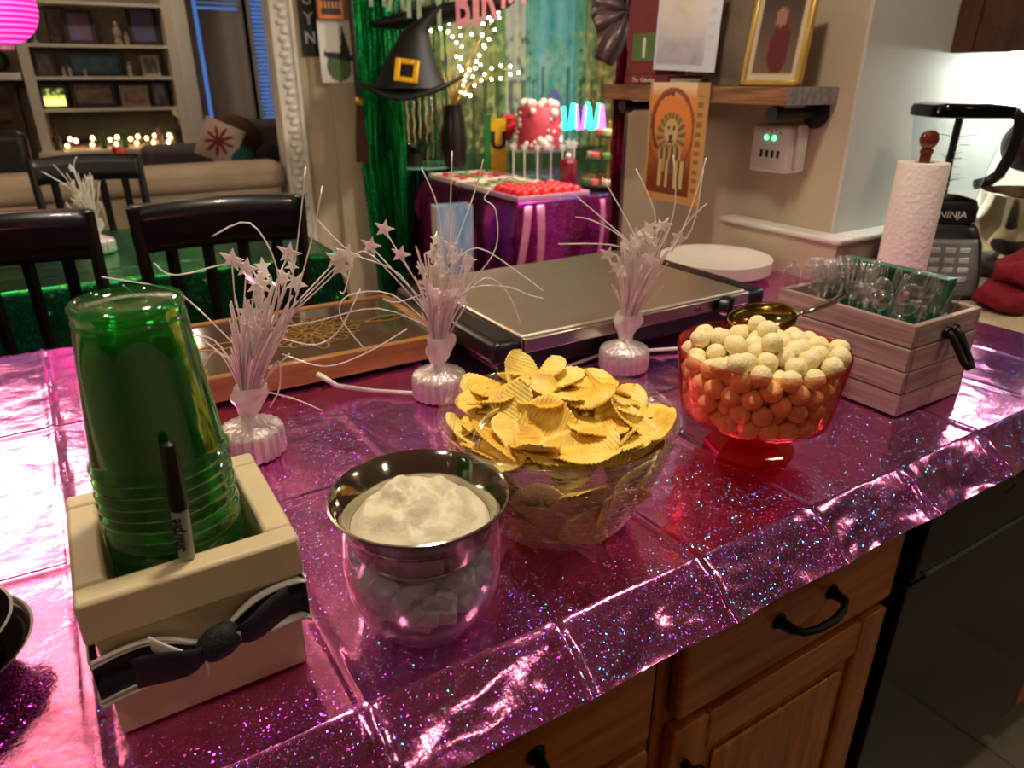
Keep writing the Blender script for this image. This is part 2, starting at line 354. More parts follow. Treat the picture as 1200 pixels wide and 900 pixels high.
# ------------------------------------------------------------------ worktop, base cabinets, dishwasher
wt = MB().prism([(-.7,.402),(3.0,.402),(3.0,.954),(1.434,.954),(1.434,1.40),(-.7,1.40)], CT-.04, CT-.002).build('worktop', m_counter, bevel=.02, seg=4)
tag(wt, 'tan laminate worktop running under the pink cloth to the blender', 'worktop')
m_toe = mk('toe_kick', S(30,24,20), .7)
def cabinet(x0, x1, label, hinge):
    t = thing('base_cabinet', label, 'cabinet', (x0, .405, 0), group='oak base cabinets under the worktop'); w = x1-x0
    MB().bx(0,.018,.02,.55,.1,.87).bx(w-.018,w,.02,.55,.1,.87).bx(.018,w-.018,.53,.55,.1,.87).bx(.018,w-.018,.02,.53,.1,.118).build('carcass', m_oak, t)
    MB().bx(0,.032,0,.02,.1,.87).bx(w-.032,w,0,.02,.1,.87).bx(.032,w-.032,0,.02,.845,.87).bx(.032,w-.032,0,.02,.685,.712).bx(.032,w-.032,0,.02,.1,.135).build('face_frame', m_oak, t, bevel=.0015)
    box('toe_kick', m_toe, 0, w, .06, .075, 0, .1, t)
    a, b = .017, w-.017
    d = box('drawer_front', m_oakh, a, b, -.02, -.0005, .703, .852, t, bevel=.006, seg=3)
    pull = [(-.048,0,0),(-.046,-.02,0),(-.036,-.026,-.003),(-.015,-.030,-.005),(.015,-.030,-.005),(.036,-.026,-.003),(.046,-.02,0),(.048,0,0)]
    pu = MB().tube([( (a+b)/2+p[0], -.0205+p[1], .778+p[2]) for p in pull], [.0075,.0055,.0045,.005,.005,.0045,.0055,.0075], 8)
    for sg in (-1, 1): pu.lathe([(.001,0),(.011,0),(.009,.004),(.001,.005)], 12, M=T((a+b)/2+sg*.048,-.0205,.778) @ R(PI/2,'X'))
    pu.build('handle', m_iron, d)
    dr = thing_part('door', t)
    for q in ((a,a+.055,.118,.686),(b-.055,b,.118,.686)): box('stile', m_oak, q[0], q[1], -.02, -.0005, q[2], q[3], dr, bevel=.004)
    for q in ((.118,.175),(.629,.686)): box('rail', m_oakh, a+.055, b-.055, -.02, -.0005, q[0], q[1], dr, bevel=.004)
    MB().bx(a+.055,b-.055,-.012,-.003,.175,.629).bx(a+.075,b-.075,-.019,-.012,.195,.609).build('raised_panel', m_oak, dr, bevel=.006)
    hx = a+.02 if hinge else b-.02
    MB().lathe([(.001,0),(.006,0),(.006,.012),(.014,.016),(.014,.022),(.001,.026)], 14, M=T(hx,-.0205,.63) @ R(PI/2,'X')).build('knob', m_iron, dr)
    return t
def thing_part(name, parent):
    o = bpy.data.objects.new(name, None); col.objects.link(o); o.parent = parent; o.empty_display_size = .03; return o
cabinet(.432, .859, 'oak base cabinet with iron drawer pull, next to the black dishwasher', 1)
cabinet(.001, .428, 'oak base cabinet below the clear jar, farther from the dishwasher', 0)
cabinet(-.43, -.003, 'oak base cabinet below the cream wooden box of cups', 1)
cabinet(1.482, 1.95, 'oak base cabinet on the far side of the black dishwasher', 1)
t = thing('dishwasher', 'black glossy dishwasher set under the worktop beside oak cabinets', 'dishwasher', (.866, .40, 0))
box('body', m_blackm, 0, .61, .03, .55, .1, .865, t)
box('door', m_black, .004, .606, -.018, .03, .125, .71, t, bevel=.006)
cp = box('control_panel', m_black, .004, .606, -.024, .03, .716, .862, t, bevel=.008)
m_gm = mk('grey_marking', S(90,90,92), .4)
box('handle_lip', m_gm, .03, .58, -.029, -.0245, .724, .728, cp)
box('trim_line', m_gm, .05, .56, -.0255, -.0243, .832, .834, cp)
text('lettering', 'soil', .022, m_gm, cp, (.22, -.0246, .79), (PI/2,0,0))
box('toe_panel', m_black, .01, .6, .02, .035, .012, .118, t, bevel=.004)

# ------------------------------------------------------------------ pink foil cloth
KX0, KY0, KS = .284, .3625, .1715
_rc = {}
def rnd(*k):
    if k not in _rc: _rc[k] = random.Random(hash(k) & 0xffff).random()
    return _rc[k]
def panel_z(x, y):
    gx = (x-KX0+.03*(y-.4))/KS; gy = (y-KY0)/KS; i, j = math.floor(gx), math.floor(gy); a, b = gx-i, gy-j
    c = lambda p, q: rnd(p, q, 1)*.0035
    z = lerp(lerp(c(i,j), c(i+1,j), a), lerp(c(i,j+1), c(i+1,j+1), a), b)
    z += (rnd(i,j,2)-.5)*.003*16*a*(1-a)*b*(1-b)*.5
    dx = min(a, 1-a)*KS; kx = i if a < .5 else i+1
    dy = min(b, 1-b)*KS; ky = j if b < .5 else j+1
    z += (.0022*rnd(kx,3)+.0012)*max(0, 1-dx/.0065)
    z += (.0032 if ky in (2, 4) else .0022*max(0, rnd(ky,4)-.35))*max(0, 1-dy/.0065)
    return z
def cloth_z(x, y):
    w = noise.fractal(Vector((x*8, y*8, 3)), 1, 2, 3)*.0012 + noise.ridged_multi_fractal(Vector((x*13, y*9, 1)), 1, 2, 3, 1, 2)*.0007
    return CT+.0008+panel_z(x, y)+w
XL, XR = -.55, 1.455
NX = 400
prof = []
for k in range(16): prof.append((.337+.058*k/15, 'drop', 1-k/15))
yy = .395
while yy < 1.405: prof.append((yy, 'top', 0)); yy += .0052
for k in range(1, 12): prof.append((1.405+.03*min(1,k/3), 'back', k/11))
V = []
for (y, kd, s_) in prof:
    for i in range(NX+1):
        x = XL+(XR-XL)*i/NX
        if kd == 'top':
            z = cloth_z(x, y); V.append((x, y, z))
        elif kd == 'drop':
            g = (x-KX0)/KS; a = g-math.floor(g); e = min(a, 1-a)*KS
            rid = .006*max(0, 1-e/.010)*min(1, s_*3); bul = -.010*math.sin(PI*a)*s_*(.4+rnd(math.floor(g), 9))
            w = noise.fractal(Vector((x*10, s_*2, 7)), 1, 2, 4)*.0035*min(1, s_*3)
            zz = lerp(cloth_z(x, .395), CT-.0375, sm(0,1,s_)*.25+s_*.75)+ (rid+w+bul*.6)*.75; V.append((x, y-(rid+w+bul)*.6, zz))
        else:
            w = noise.fractal(Vector((x*7, s_*2, 17)), 1, 2, 3)*.012*s_
            V.append((x, y+w, lerp(cloth_z(x, 1.404), CT-.2, s_)))
F = []
for j in range(len(prof)-1):
    for i in range(NX): a = j*(NX+1)+i; F.append((a, a+1, a+NX+2, a+NX+1))
mb = MB(); mb.v = V; mb.f = F
tc_ = mb.build('tablecloth', m_foil, smooth=180)
tag(tc_, 'shiny pink holographic foil tablecloth with square fold creases', 'tablecloth')
CZT = CT+.0055
# ------------------------------------------------------------------ cream wooden box with ribbon
m_cream = mk('cream_painted_wood', S(214,194,152), .5, var=.08, scale=12, bump=.1, bscale=60)
m_ribk = mk('black_ribbon', S(10,10,11), .7, var=.2, bump=.3, bscale=600)
m_ribw = mk('white_ribbon_edge', S(226,220,206), .7, var=.05)
BX0, BX1, BY0, BY1, BH = -.047, .091, .457, .602, .122
t = thing('wooden_box', 'cream painted wooden box tied with a black and white ribbon', 'box', (BX0, BY0, CZT))
w, d, th = BX1-BX0, BY1-BY0, .017
box('board', m_cream, .002, w-.002, .002, th-.003, 0, BH-.034, t, bevel=.0015)
box('board', m_cream, .002, w-.002, d-th+.003, d-.002, 0, BH-.034, t, bevel=.0015)
box('board', m_cream, .002, th-.003, th-.003, d-th+.003, 0, BH-.034, t, bevel=.0015)
box('board', m_cream, w-th+.003, w-.002, th-.003, d-th+.003, 0, BH-.034, t, bevel=.0015)
box('rim_board', m_cream, -.004, w+.004, -.004, th, BH-.034, BH, t, bevel=.003)
box('rim_board', m_cream, -.004, w+.004, d-th, d+.004, BH-.034, BH, t, bevel=.003)
box('rim_board', m_cream, -.004, th, th, d-th, BH-.034, BH, t, bevel=.003)
box('rim_board', m_cream, w-th, w+.004, th, d-th, BH-.034, BH, t, bevel=.003)
box('bottom_board', m_cream, .003, w-.003, .003, d-.003, .001, .006, t)
# ribbon around the sides, pinched into a knot on the front
rb = thing_part('ribbon', t)
def band(z0, z1, off, mat, name):
    mb = MB()
    def f(a, b):
        p = a*4; k = int(min(p, 3.999)); q = p-k
        c = [(-off,-off),(w+off,-off),(w+off,d+off),(-off,d+off),(-off,-off)]
        x = lerp(c[k][0], c[k+1][0], q); y = lerp(c[k][1], c[k+1][1], q)
        pinch = 1-.62*math.exp(-((q-.5)/.16)**2) if k == 0 else 1
        zc = .062+(.010*(q-.5) if k == 0 else 0)+.003*math.sin(q*9+k); hh = (z1-z0)/2*pinch; zm = (z0+z1)/2
        return (x, y-(.003*math.sin(b*7+q*5)+.006*math.exp(-((q-.5)/.12)**2) if k == 0 else 0), zc+(zm*pinch+(b-.5)*2*hh)*.78)
    return mb.grid(f, 96, 5).build(name, mat, rb, smooth=180, solid=.0012)
band(-.019, .019, .0035, m_ribk, 'ribbon_band'); band(-.027, -.019, .0045, m_ribw, 'ribbon_edge'); band(.019, .0235, .0045, m_ribw, 'ribbon_edge')
kn = MB().ball((0,0,0), 1, 14, 8, (.015,.011,.014)); kn.v = [(x+.002*math.sin(z*300), y, z+.002*math.sin(x*260)) for x, y, z in kn.v]
kn.build('knot', m_ribk, rb, (w*.54, -.017, .066), (0,.3,0), smooth=180)
def tail(pts, wd, mat, name):
    mb = MB()
    mb.grid(lambda a, b: Vector(bez(pts, a))+Vector((0,-.002*math.sin(a*6),(b-.5)*wd*(.35+.65*math.sin(min(1,a*1.4)*PI/2)))), 16, 3)
    return mb.build(name, mat, rb, smooth=180, solid=.001)
def bez(p, t):
    q = [Vector(x) for x in p]
    while len(q) > 1: q = [q[i].lerp(q[i+1], t) for i in range(len(q)-1)]
    return q[0]
tail([(w*.50,-.018,.064),(w*.34,-.026,.066),(w*.24,-.014,.082)], .012, m_ribw, 'tail')
tail([(w*.58,-.018,.068),(w*.68,-.026,.074),(w*.80,-.012,.058)], .011, m_ribw, 'tail')
tail([(w*.48,-.020,.060),(w*.44,-.024,.050),(w*.46,-.012,.042)], .014, m_ribw, 'tail')
tail([(w*.48,-.018,.064),(w*.36,-.030,.066),(w*.14,-.012,.060)], .026, m_ribk, 'loop')
tail([(w*.60,-.018,.068),(w*.72,-.030,.076),(w*.92,-.012,.076)], .026, m_ribk, 'loop')
# ------------------------------------------------------------------ green cups, nested upside down
m_cup = thin('green_clear_plastic', (.17,.76,.29,1), .06, 1.75, body=.07, bcol=(.02,.70,.14,1))
cup = MB().lathe([(.0465,.0),(.0478,.0015),(.0478,.004),(.0462,.0055),(.0450,.012),(.0385,.080),(.0352,.1135),(.0362,.1165),(.0358,.120),(.0335,.1215),(.0325,.1185),(.0290,.1165),(.0160,.1165),(.0001,.1170)], 56).mesh('cup', m_cup, 60)
NC = 17
ORD = 'second third fourth fifth sixth seventh eighth ninth tenth eleventh twelfth thirteenth fourteenth fifteenth sixteenth'.split()
for k in range(NC):
    o = link('plastic_cup', cup, None, (.0205+random.uniform(-.0006,.0006), .529, CZT+.022+k*.0096), (0,0,random.random()*6))
    tag(o, 'topmost green clear plastic cup of the upside-down stack' if k == NC-1 else ('lowest green clear plastic cup of the stack, standing in the wooden box' if k == 0 else 'green clear plastic cup, %s from the top of the upside-down stack' % ORD[NC-2-k]), 'cup', 'green cups stacked in the wooden box')
# ------------------------------------------------------------------ marker
m_mark = mk('grey_marker_barrel', S(150,148,142), .4, var=.05)
b0 = onz(223, 664, CZT+BH+.001); b0.y = BY0+.012; b1 = ony(197, 517, .4735)
ax = (b1-b0); Lm = .134; zq = ax.to_track_quat('Z', 'Y')
mt = thing('marker_pen', 'black-capped grey marker pen leaning on the green cups', 'pen', b0); az = ax.normalized(); ay = (FV-az*FV.dot(az)).normalized(); axx = ay.cross(az); mt.rotation_euler = Matrix((axx, ay, az)).transposed().to_euler(); mt.scale = (1, 1, ax.length/.134)
MB().lathe([(.0001,0),(.0048,0),(.0052,.003),(.0056,.03),(.0056,.058)], 20).build('barrel', m_mark, mt)
MB().lathe([(.0056,.058),(.0062,.0585),(.0062,.075),(.0054,.118),(.0046,.131),(.0001,.134)], 20).build('cap', m_blackp, mt)
text('lettering', 'Sharpie', .013, m_blackp, mt, (.0025,-.0056,.032), (PI/2,-PI/2,0), sx=1.0)
# ------------------------------------------------------------------ chilled dip: clear jar, ice, steel bowl, dip, fork
JX, JY = .199, .470
m_jar = thin('clear_acrylic', (.985,.97,.985,1), .02, 1.45, pw_=2.3)
m_ice = thin('frosted_ice', (.96,.94,.97,1), .10, 1.45, body=.8, bcol=(.97,.94,1,1))
o = MB().lathe([(.0001,.004),(.044,.004),(.0485,.0005),(.052,.001),(.0565,.006),(.0625,.018),(.0665,.036),(.0678,.055),(.0672,.074),(.0655,.088),(.0640,.094),(.0628,.093),(.0636,.087),(.0652,.074),(.0658,.055),(.0645,.036),(.0605,.019),(.0545,.009),(.0440,.0075),(.0001,.0075)], 64).build('clear_jar', m_jar, None, (JX, JY, CZT), smooth=60)
tag(o, 'rounded clear acrylic jar holding ice under the steel dip bowl', 'jar')
ci = MB().bx(-1,1,-1,1,-1,1).mesh('ice', m_ice)
rr = random.Random(3); placed = []
for k in range(9000):
    if len(placed) >= 95: break
    z = rr.uniform(.0175,.066 if len(placed) < 60 else .085); rm = .045+(z-.0175)*.40; a = rr.uniform(0,2*PI); r = min(.0545, rm)*math.sqrt(.2+.8*rr.random()); s_ = rr.uniform(.0070,.0100)
    p = Vector((r*math.cos(a), r*math.sin(a), z))
    if z > .0545: continue
    if any((p-q).length < .0118 for q in placed): continue
    placed.append(p)
    o = link('ice_cube', ci, None, Vector((JX,JY,CZT))+p, (rr.uniform(-.6,.6), rr.uniform(-.6,.6), rr.uniform(0,3)), bevel=.25, seg=2); o.scale = (s_*1.15, s_, s_*.9)
    tag(o, 'frosty ice cube inside the clear jar below the steel bowl', 'ice cube', 'ice cubes in the clear jar')
SB = CZT+.002
o = MB().lathe([(.0001,.066),(.050,.066),(.0545,.069),(.0575,.076),(.0590,.0900),(.0605,.0940),(.0625,.097),(.0690,.1110),(.0735,.1155),(.0750,.1150),(.0752,.1135),(.0740,.1125),(.0705,.1095),(.0640,.0960),(.0620,.0930),(.0606,.0895),(.0590,.0755),(.0555,.0675),(.0500,.0645),(.0001,.0645)], 72).build('steel_bowl', m_steelp, None, (JX, JY, SB), smooth=50)
tag(o, 'flared stainless steel bowl seated in the clear ice jar', 'bowl')
m_dip = mk('creamy_dip', S(226,216,184), .42, var=.05, scale=60, bump=.25, bscale=220, sub=.2)
def dipf(a, b):
    th_ = a*2*PI; r = b*.0585; x, y = r*math.cos(th_), r*math.sin(th_)
    h = .026*(1-(b**2.6))*(1+.25*fbm(x*40, y*40, 2, 2))+.004*noise.turbulence(Vector((x*60+3, y*60, 1)), 3, False)*(1-b**4)+.005*math.exp(-((x+.014)**2+(y-.02)**2)/.0002)
    h += .0035*math.sin(math.atan2(y-.004, x+.006)*2+((x+.006)**2+(y-.004)**2)**.5*220)*(1-b)**.5*min(1,b*4)
    return (x, y, max(h, -.004))
o = MB().grid(dipf, 90, 40).build('dip', m_dip, None, (JX, JY, SB+.088), smooth=180)
tag(o, 'mound of creamy white dip heaped in the steel bowl', 'dip')
fk = thing('plastic_spoon', 'clear plastic spoon standing in the creamy dip', 'spoon', (JX+.033, JY+.018, SB+.104))
MB().tube([(0,0,-.01),(.012,.012,.03),(.030,.030,.075),(.036,.036,.085)], [.003,.0032,.0042,.0030], 8, flat=.4).build('handle', m_clear, fk)
MB().ball((-.006,-.006,-.02), 1, 12, 6, (.012,.006,.016)).build('spoon_head', m_clear, fk, smooth=180)
# ------------------------------------------------------------------ chip bowl
CBX, CBY = .380, .528
m_cut = thin('clear_cut_plastic', (.98,.96,.98,1), .05, 1.62, body=.13, bcol=(1,.93,.99,1), pw_=2.0)
def brad(z): return .062+.058*(max(0,z)/.122)**.62
pr_ = [(.0001,.003),(.045,.003),(.058,.0005),(.062,.002)]+[(brad(z), z) for z in [.004+.118*k/44 for k in range(45)]]
def facet(r, z, a):
    if z < .006 or z > .116: return r
    k = z/.0078; return r+.0036*(abs(math.sin(a*27+PI/2*(int(k) % 2)))*abs(math.sin(k*PI)))
o = thing('chip_bowl', 'large clear bowl with diamond-cut sides full of potato chips', 'bowl', (CBX, CBY, CZT))
pr2 = [(.0001,.003),(.045,.003),(.058,.0005),(.062,.002)]+[(brad(z), z) for z in [.004+.118*k/114 for k in range(115)]]
MB().lathe(pr2, 240, fn=facet).build('bowl_body', m_cut, o, smooth=180)
MB().lathe([(.1192,.1215),(.1205,.1235),(.1222,.1225),(.1215,.1205),(.1195,.1205)], 96).build('rim', m_clear, o, smooth=180)
m_chip = None
def chipmat():
    m, nt, N, L, b = base('ridged_potato_chip'); v = coords(N, L)
    n = noise_tex(N, L, v, 60, 5, .6); oi = N.new('ShaderNodeObjectInfo')
    ad = N.new('ShaderNodeMath'); ad.operation = 'MULTIPLY_ADD'; ad.inputs[1].default_value = .35; L.new(oi.outputs['Random'], ad.inputs[0]); L.new(n.outputs['Fac'], ad.inputs[2])
    L.new(ramp(N, L, ad.outputs[0], [(.35, S(236,172,48)), (.6, S(255,216,92)), (.95, S(255,236,140))]), b.inputs['Base Color'])
    b.inputs['Roughness'].default_value = .42; b.inputs['Subsurface Weight'].default_value = .15; b.inputs['Subsurface Radius'].default_value = (.006,.004,.001)
    add_bump(N, L, b, noise_tex(N, L, v, 300, 3).outputs['Fac'], .3, .0015); return m
m_chip = chipmat()
def chip_mesh(seed):
    r = random.Random(seed); L_, W_ = r.uniform(.027,.036), r.uniform(.021,.027); cu, cv = r.uniform(2,9), r.uniform(-6,10); ph = r.random()*6; fold = r.uniform(-.3,.5)
    nu, nv = 44, 10; mb = MB(); top = []
    def P(i, j, dz):
        u = -1+2*i/nu; v = -1+2*j/nv; lim = math.sqrt(max(0.0, 1-u*u))**.8*(1+.10*math.sin(3*u+ph)+.05*noise.noise(Vector((u*4,v,seed))))
        x = u*L_*(1+.05*math.sin(ph+v*3)); y = v*W_*lim
        z = cu*x*x+cv*y*y+.0010*math.sin(x*2*PI/.0038)+.003*noise.noise(Vector((x*45,y*45,seed*3.1)))+fold*x*y*18
        return (x, y, z+dz)
    for dz in (0, -.0011):
        for i in range(nu+1):
            for j in range(nv+1): mb.v.append(P(i, j, dz))
    q = (nu+1)*(nv+1)
    for i in range(nu):
        for j in range(nv):
            a = i*(nv+1)+j; mb.f += [(a, a+nv+1, a+nv+2, a+1), (q+a, q+a+1, q+a+nv+2, q+a+nv+1)]
        for j in (0, nv):
            a = i*(nv+1)+j; mb.f.append((a, q+a, q+a+nv+1, a+nv+1) if j == 0 else (a, a+nv+1, q+a+nv+1, q+a))
    return mb.mesh('chip', m_chip, 180)
chips = [chip_mesh(k) for k in range(12)]
rr = random.Random(11); nch = 0
def put_chip(p, nrm, spin, label):
    global nch
    q = Vector(nrm).to_track_quat('Z', 'Y').to_matrix().to_4x4() @ R(spin, 'Z')
    o = link('potato_chip', chips[nch % 12], None, Vector((CBX,CBY,CZT))+Vector(p)); o.rotation_euler = q.to_euler(); nch += 1
    tag(o, label, 'chip', 'ridged chips in the clear bowl')
for ring, (n, r, z, tl) in enumerate(((1,.0,.146,.5),(4,.028,.139,.8),(7,.054,.129,.9),(10,.074,.120,.8),(16,.083,.113,.30),(10,.072,.117,.5),(6,.040,.114,.9),(9,.060,.108,.9))):
    for k in range(n):
        a = 2*PI*(k+rr.uniform(-.25,.25))/n+ring*.7; rad = r+rr.uniform(-.008,.006)
        nz = Vector((math.cos(a)*rr.uniform(-.2,tl)+rr.uniform(-.6,.6), math.sin(a)*rr.uniform(-.2,tl)+rr.uniform(-.6,.6), 1)).normalized()
        if rad > .085: nz = Vector((-math.cos(a)*rr.uniform(.0,.5), -math.sin(a)*rr.uniform(.0,.5), 1))
        put_chip((rad*math.cos(a), rad*math.sin(a), z+rr.uniform(-.008,.008)), nz, rr.uniform(0,6), 'golden ridged potato chip heaped above the rim of the clear bowl')
for z, n in ((.028,7),(.046,10),(.064,12),(.082,13)):
    for k in range(n):
        a = 2*PI*(k+rr.uniform(-.3,.3))/n; rad = brad(z)-.0085-.010*rr.random()
        nz = Vector((math.cos(a), math.sin(a), -.55+rr.uniform(-.15,.15)))
        put_chip((rad*math.cos(a), rad*math.sin(a), z+rr.uniform(-.006,.006)), nz, PI/2*rr.randint(0,1)+rr.uniform(-.3,.3), 'golden ridged potato chip seen through the side of the clear bowl')
# standing chip at the back and the clear tongs
put_chip((-.004,.066,.136), (.3,-.9,.6), 1.0, 'golden ridged potato chip standing upright at the back of the clear bowl')
tg = thing('plastic_fork', 'clear plastic fork lying on the potato chips over the bowl rim', 'fork', (CBX-.078, CBY+.004, CZT+.128))
MB().tube([(-.040,-.030,-.022),(-.02,-.014,.000),(.012,.012,.012),(.03,.026,.014)], [.0035,.004,.0032,.006], 8, flat=.4).build('handle', m_clear, tg)
for k in range(3): MB().tube([(.03+(k-1)*.004,.026-(k-1)*.004,.014),(.045+(k-1)*.005,.040-(k-1)*.005,.013),(.058+(k-1)*.005,.052-(k-1)*.005,.017)], .0012, 6).build('tine', m_clear, tg)
# ------------------------------------------------------------------ red pedestal bowl with cheese balls
RX, RY = .674, .521
m_red = thin('red_clear_glass', (1.0,.80,.72,1), .02, 1.45, gcol=(1,.22,.24,1), pw_=3.0)
m_redf = thin('red_clear_glass_foot', (.95,.10,.14,1), .03, 1.5, body=.35, bcol=(.85,.015,.05,1), gcol=(1,.5,.5,1))
t = thing('pedestal_bowl', 'red clear pedestal bowl filled with pale cheese balls', 'bowl', (RX, RY, CZT))
MB().lathe([(.0001,.047),(.055,.047),(.080,.050),(.0875,.056),(.0895,.064),(.0990,.136),(.1000,.1375),(.1005,.136),(.0910,.064),(.0890,.054),(.080,.0475),(.055,.0445),(.0001,.0445)], 72).build('bowl_body', m_red, t, smooth=60)
MB().lathe([(.0001,.044),(.036,.044),(.030,.036),(.030,.030),(.050,.012),(.056,.004),(.056,0),(.0001,.001)], 8).build('foot', m_redf, t, smooth=25)
m_puff = mk('cheese_ball', S(250,232,176), .6, var=.06, scale=60, bump=.5, bscale=260, sub=.25)
nb, br = 235, .0118
P = np.zeros((nb,3)); rs = np.random.RandomState(5)
P[:,0] = rs.uniform(-.06,.06,nb); P[:,1] = rs.uniform(-.06,.06,nb); P[:,2] = np.linspace(.0,.30,nb)
P[:,2] += .07
zmin = .049+br
for it in range(420):
    P[:,2] -= .0009 if it < 330 else .0002
    for _ in range(3):
        D = P[:,None,:]-P[None,:,:]; d = np.sqrt((D**2).sum(-1))+1e-9; ov = np.maximum(0, 2*br*.985-d); np.fill_diagonal(ov, 0)
        P += (D/d[:,:,None]*ov[:,:,None]*.42).sum(1)
        r = np.sqrt(P[:,0]**2+P[:,1]**2)+1e-9; lim = np.where(P[:,2] < .145, .0875+(P[:,2]-.06)*.13-br-.0005, .0875)
        k_ = np.minimum(1, lim/r); P[:,0] *= k_; P[:,1] *= k_; P[:,2] = np.maximum(P[:,2], zmin)
puffs = []
for k in range(5):
    mb = MB().ball((0,0,0), br*1.03, 14, 9)
    mb.v = [tuple(Vector(v)*(1+.07*noise.noise(Vector(v)*130+Vector((k*7,0,0))))) for v in mb.v]; puffs.append(mb.mesh('puff', m_puff, 180))
for i in range(nb):
    if P[i,2] > .185: continue
    o = link('cheese_ball', puffs[i % 5], None, (RX+P[i,0], RY+P[i,1], CZT+P[i,2]), (rs.rand()*6, rs.rand()*6, 0))
    tag(o, 'pale yellow cheese ball heaped above the red bowl rim' if P[i,2] > .132 else 'pale cheese ball seen through the red bowl side', 'cheese ball', 'cheese balls in the red bowl')
# scoop lying on the cheese balls
sc = thing('metal_scoop', 'steel scoop resting on the cheese balls, handle toward the crate', 'scoop', ond(900, 371, .960))
m_brs = mk('aged_brass_steel', S(150,136,84), .16, metal=1)
Ms = Matrix((( RV.x, FV.x, 0), (RV.y, FV.y, 0), (0, 0, 1))).to_4x4() @ R(.55, 'X') @ R(-.10, 'Y')
def scp(a, b):
    an = a*2*PI; q = b*PI/2; r = math.sin(q); x = .046*r*math.cos(an); x *= 1.15 if x < 0 else .85
    return Ms @ Vector((x, .026*r*math.sin(an), -.024*math.cos(q)))
MB().grid(scp, 36, 12).build('scoop_head', m_brs, sc, smooth=180, solid=.0014)
MB().tube([Ms @ Vector((.036,0,-.002)), Ms @ Vector((.044,0,.004)), ond(955,362,.965)-sc.location, ond(975,354,.975)-sc.location, ond(990,346,.98)-sc.location], [.004,.0045,.006,.0075,.005], 10, flat=.7).build('handle', m_steelp, sc, smooth=180)
# ------------------------------------------------------------------ wooden crate with cutlery
m_plank = wood('grey_washed_plank', S(186,160,146), S(120,96,88), .6, (30, 3.0, 60))
m_plankx = wood('grey_washed_plank_short', S(192,168,152), S(128,104,94), .6, (3.0, 30, 60))
X0, X1, Y0, Y1, H = .914, 1.076, .473, .692, .133
t = thing('wooden_crate', 'grey-washed plank crate holding clear plastic cutlery', 'crate', (X0, Y0, CZT))
w, d = X1-X0, Y1-Y0; ph = H/4
for k in range(4):
    z0, z1 = k*ph+.0008, (k+1)*ph-.0008; e = .0008*((k*7) % 3)
    box('plank', m_plankx, .0085, w-.0085, -e, .009, z0, z1, t, bevel=.0014); box('plank', m_plankx, .0085, w-.0085, d-.009, d+e, z0, z1, t, bevel=.0014)
    box('plank', m_plank, -e, .0083, 0, d, z0, z1, t, bevel=.0014); box('plank', m_plank, w-.0083, w+e, 0, d, z0, z1, t, bevel=.0014)
box('bottom_board', m_plank, .009, w-.009, .0095, d-.0095, .001, .008, t)
hd = MB().tube([(w*.46,-.004,.112),(w*.46,-.012,.108),(w*.465,-.034,.076),(w*.50,-.038,.071),(w*.54,-.038,.071),(w*.575,-.034,.076),(w*.58,-.012,.108),(w*.58,-.004,.112)], [.005,.0052,.0042,.0055,.0055,.0042,.0052,.005], 8)
for x in (.46,.58): hd.lathe([(.0001,0),(.009,0),(.008,.005),(.0001,.006)], 12, M=T(w*x,-.0015,.112) @ R(PI/2,'X'))
hd.build('handle', m_iron, t)
gp = thing('napkin_tray', 'dark green plastic tray standing upright inside the crate', 'tray', (1.030, .503, CZT+.0085))
m_gpl = mk('green_plastic', S(8,92,70), .3, var=.1)
box('back_panel', m_gpl, .017, .021, 0, .170, 0, .158, gp, bevel=.0015)
box('side_panel', m_gpl, .0, .017, 0, .003, 0, .158, gp, bevel=.001); box('side_panel', m_gpl, .0, .017, .167, .170, 0, .158, gp, bevel=.001)
box('rim_strip', m_gpl, .0, .021, 0, .170, .158, .163, gp, bevel=.0015)
def cutlery(kind):
    t = bpy.data.objects.new('plastic_'+kind, None); col.objects.link(t)
    m = MB().tube([(0,0,0),(0,.001,.05),(0,0,.10),(0,-.001,.118)], [.005,.0042,.0034,.0036], 8, flat=.45); m.build('handle', m_cutl, t, smooth=180)
    if kind == 'spoon':
        def f(a, b):
            an = a*2*PI; r = b; return (.0155*r*math.cos(an), -.006*(1-r*r)+.0, .140+.024*r*math.sin(an))
        MB().grid(f, 20, 6).build('spoon_head', m_cutl, t, smooth=180, solid=.0012)
    elif kind == 'fork':
        MB().grid(lambda a, b: ((a-.5)*.022*(.35+.65*math.sin(min(1,b*1.5)*PI/2)), -.003*math.sin(b*PI), .112+.028*b), 6, 6).build('fork_head', m_cutl, t, smooth=180, solid=.0012)
        for k in range(4): MB().tube([((k-1.5)*.006,0,.138),((k-1.5)*.0062,-.002,.152),((k-1.5)*.0058,.001,.170)], [.0016,.0017,.0008], 6).build('tine', m_cutl, t, smooth=180)
    else:
        MB().grid(lambda a, b: ((a-.5)*.016*(1-.6*b**4)+.002*b, 0, .110+.065*b), 4, 8).build('blade', m_cutl, t, smooth=180, solid=.0014)
    return t
m_cutl = thin('clear_cutlery_plastic', (.97,.97,.98,1), .04, 1.9, body=.035, bcol=(.9,.9,.92,1))
protos = {k: cutlery(k) for k in ('spoon','fork','knife')}
rr = random.Random(2); first = set()
n = 0
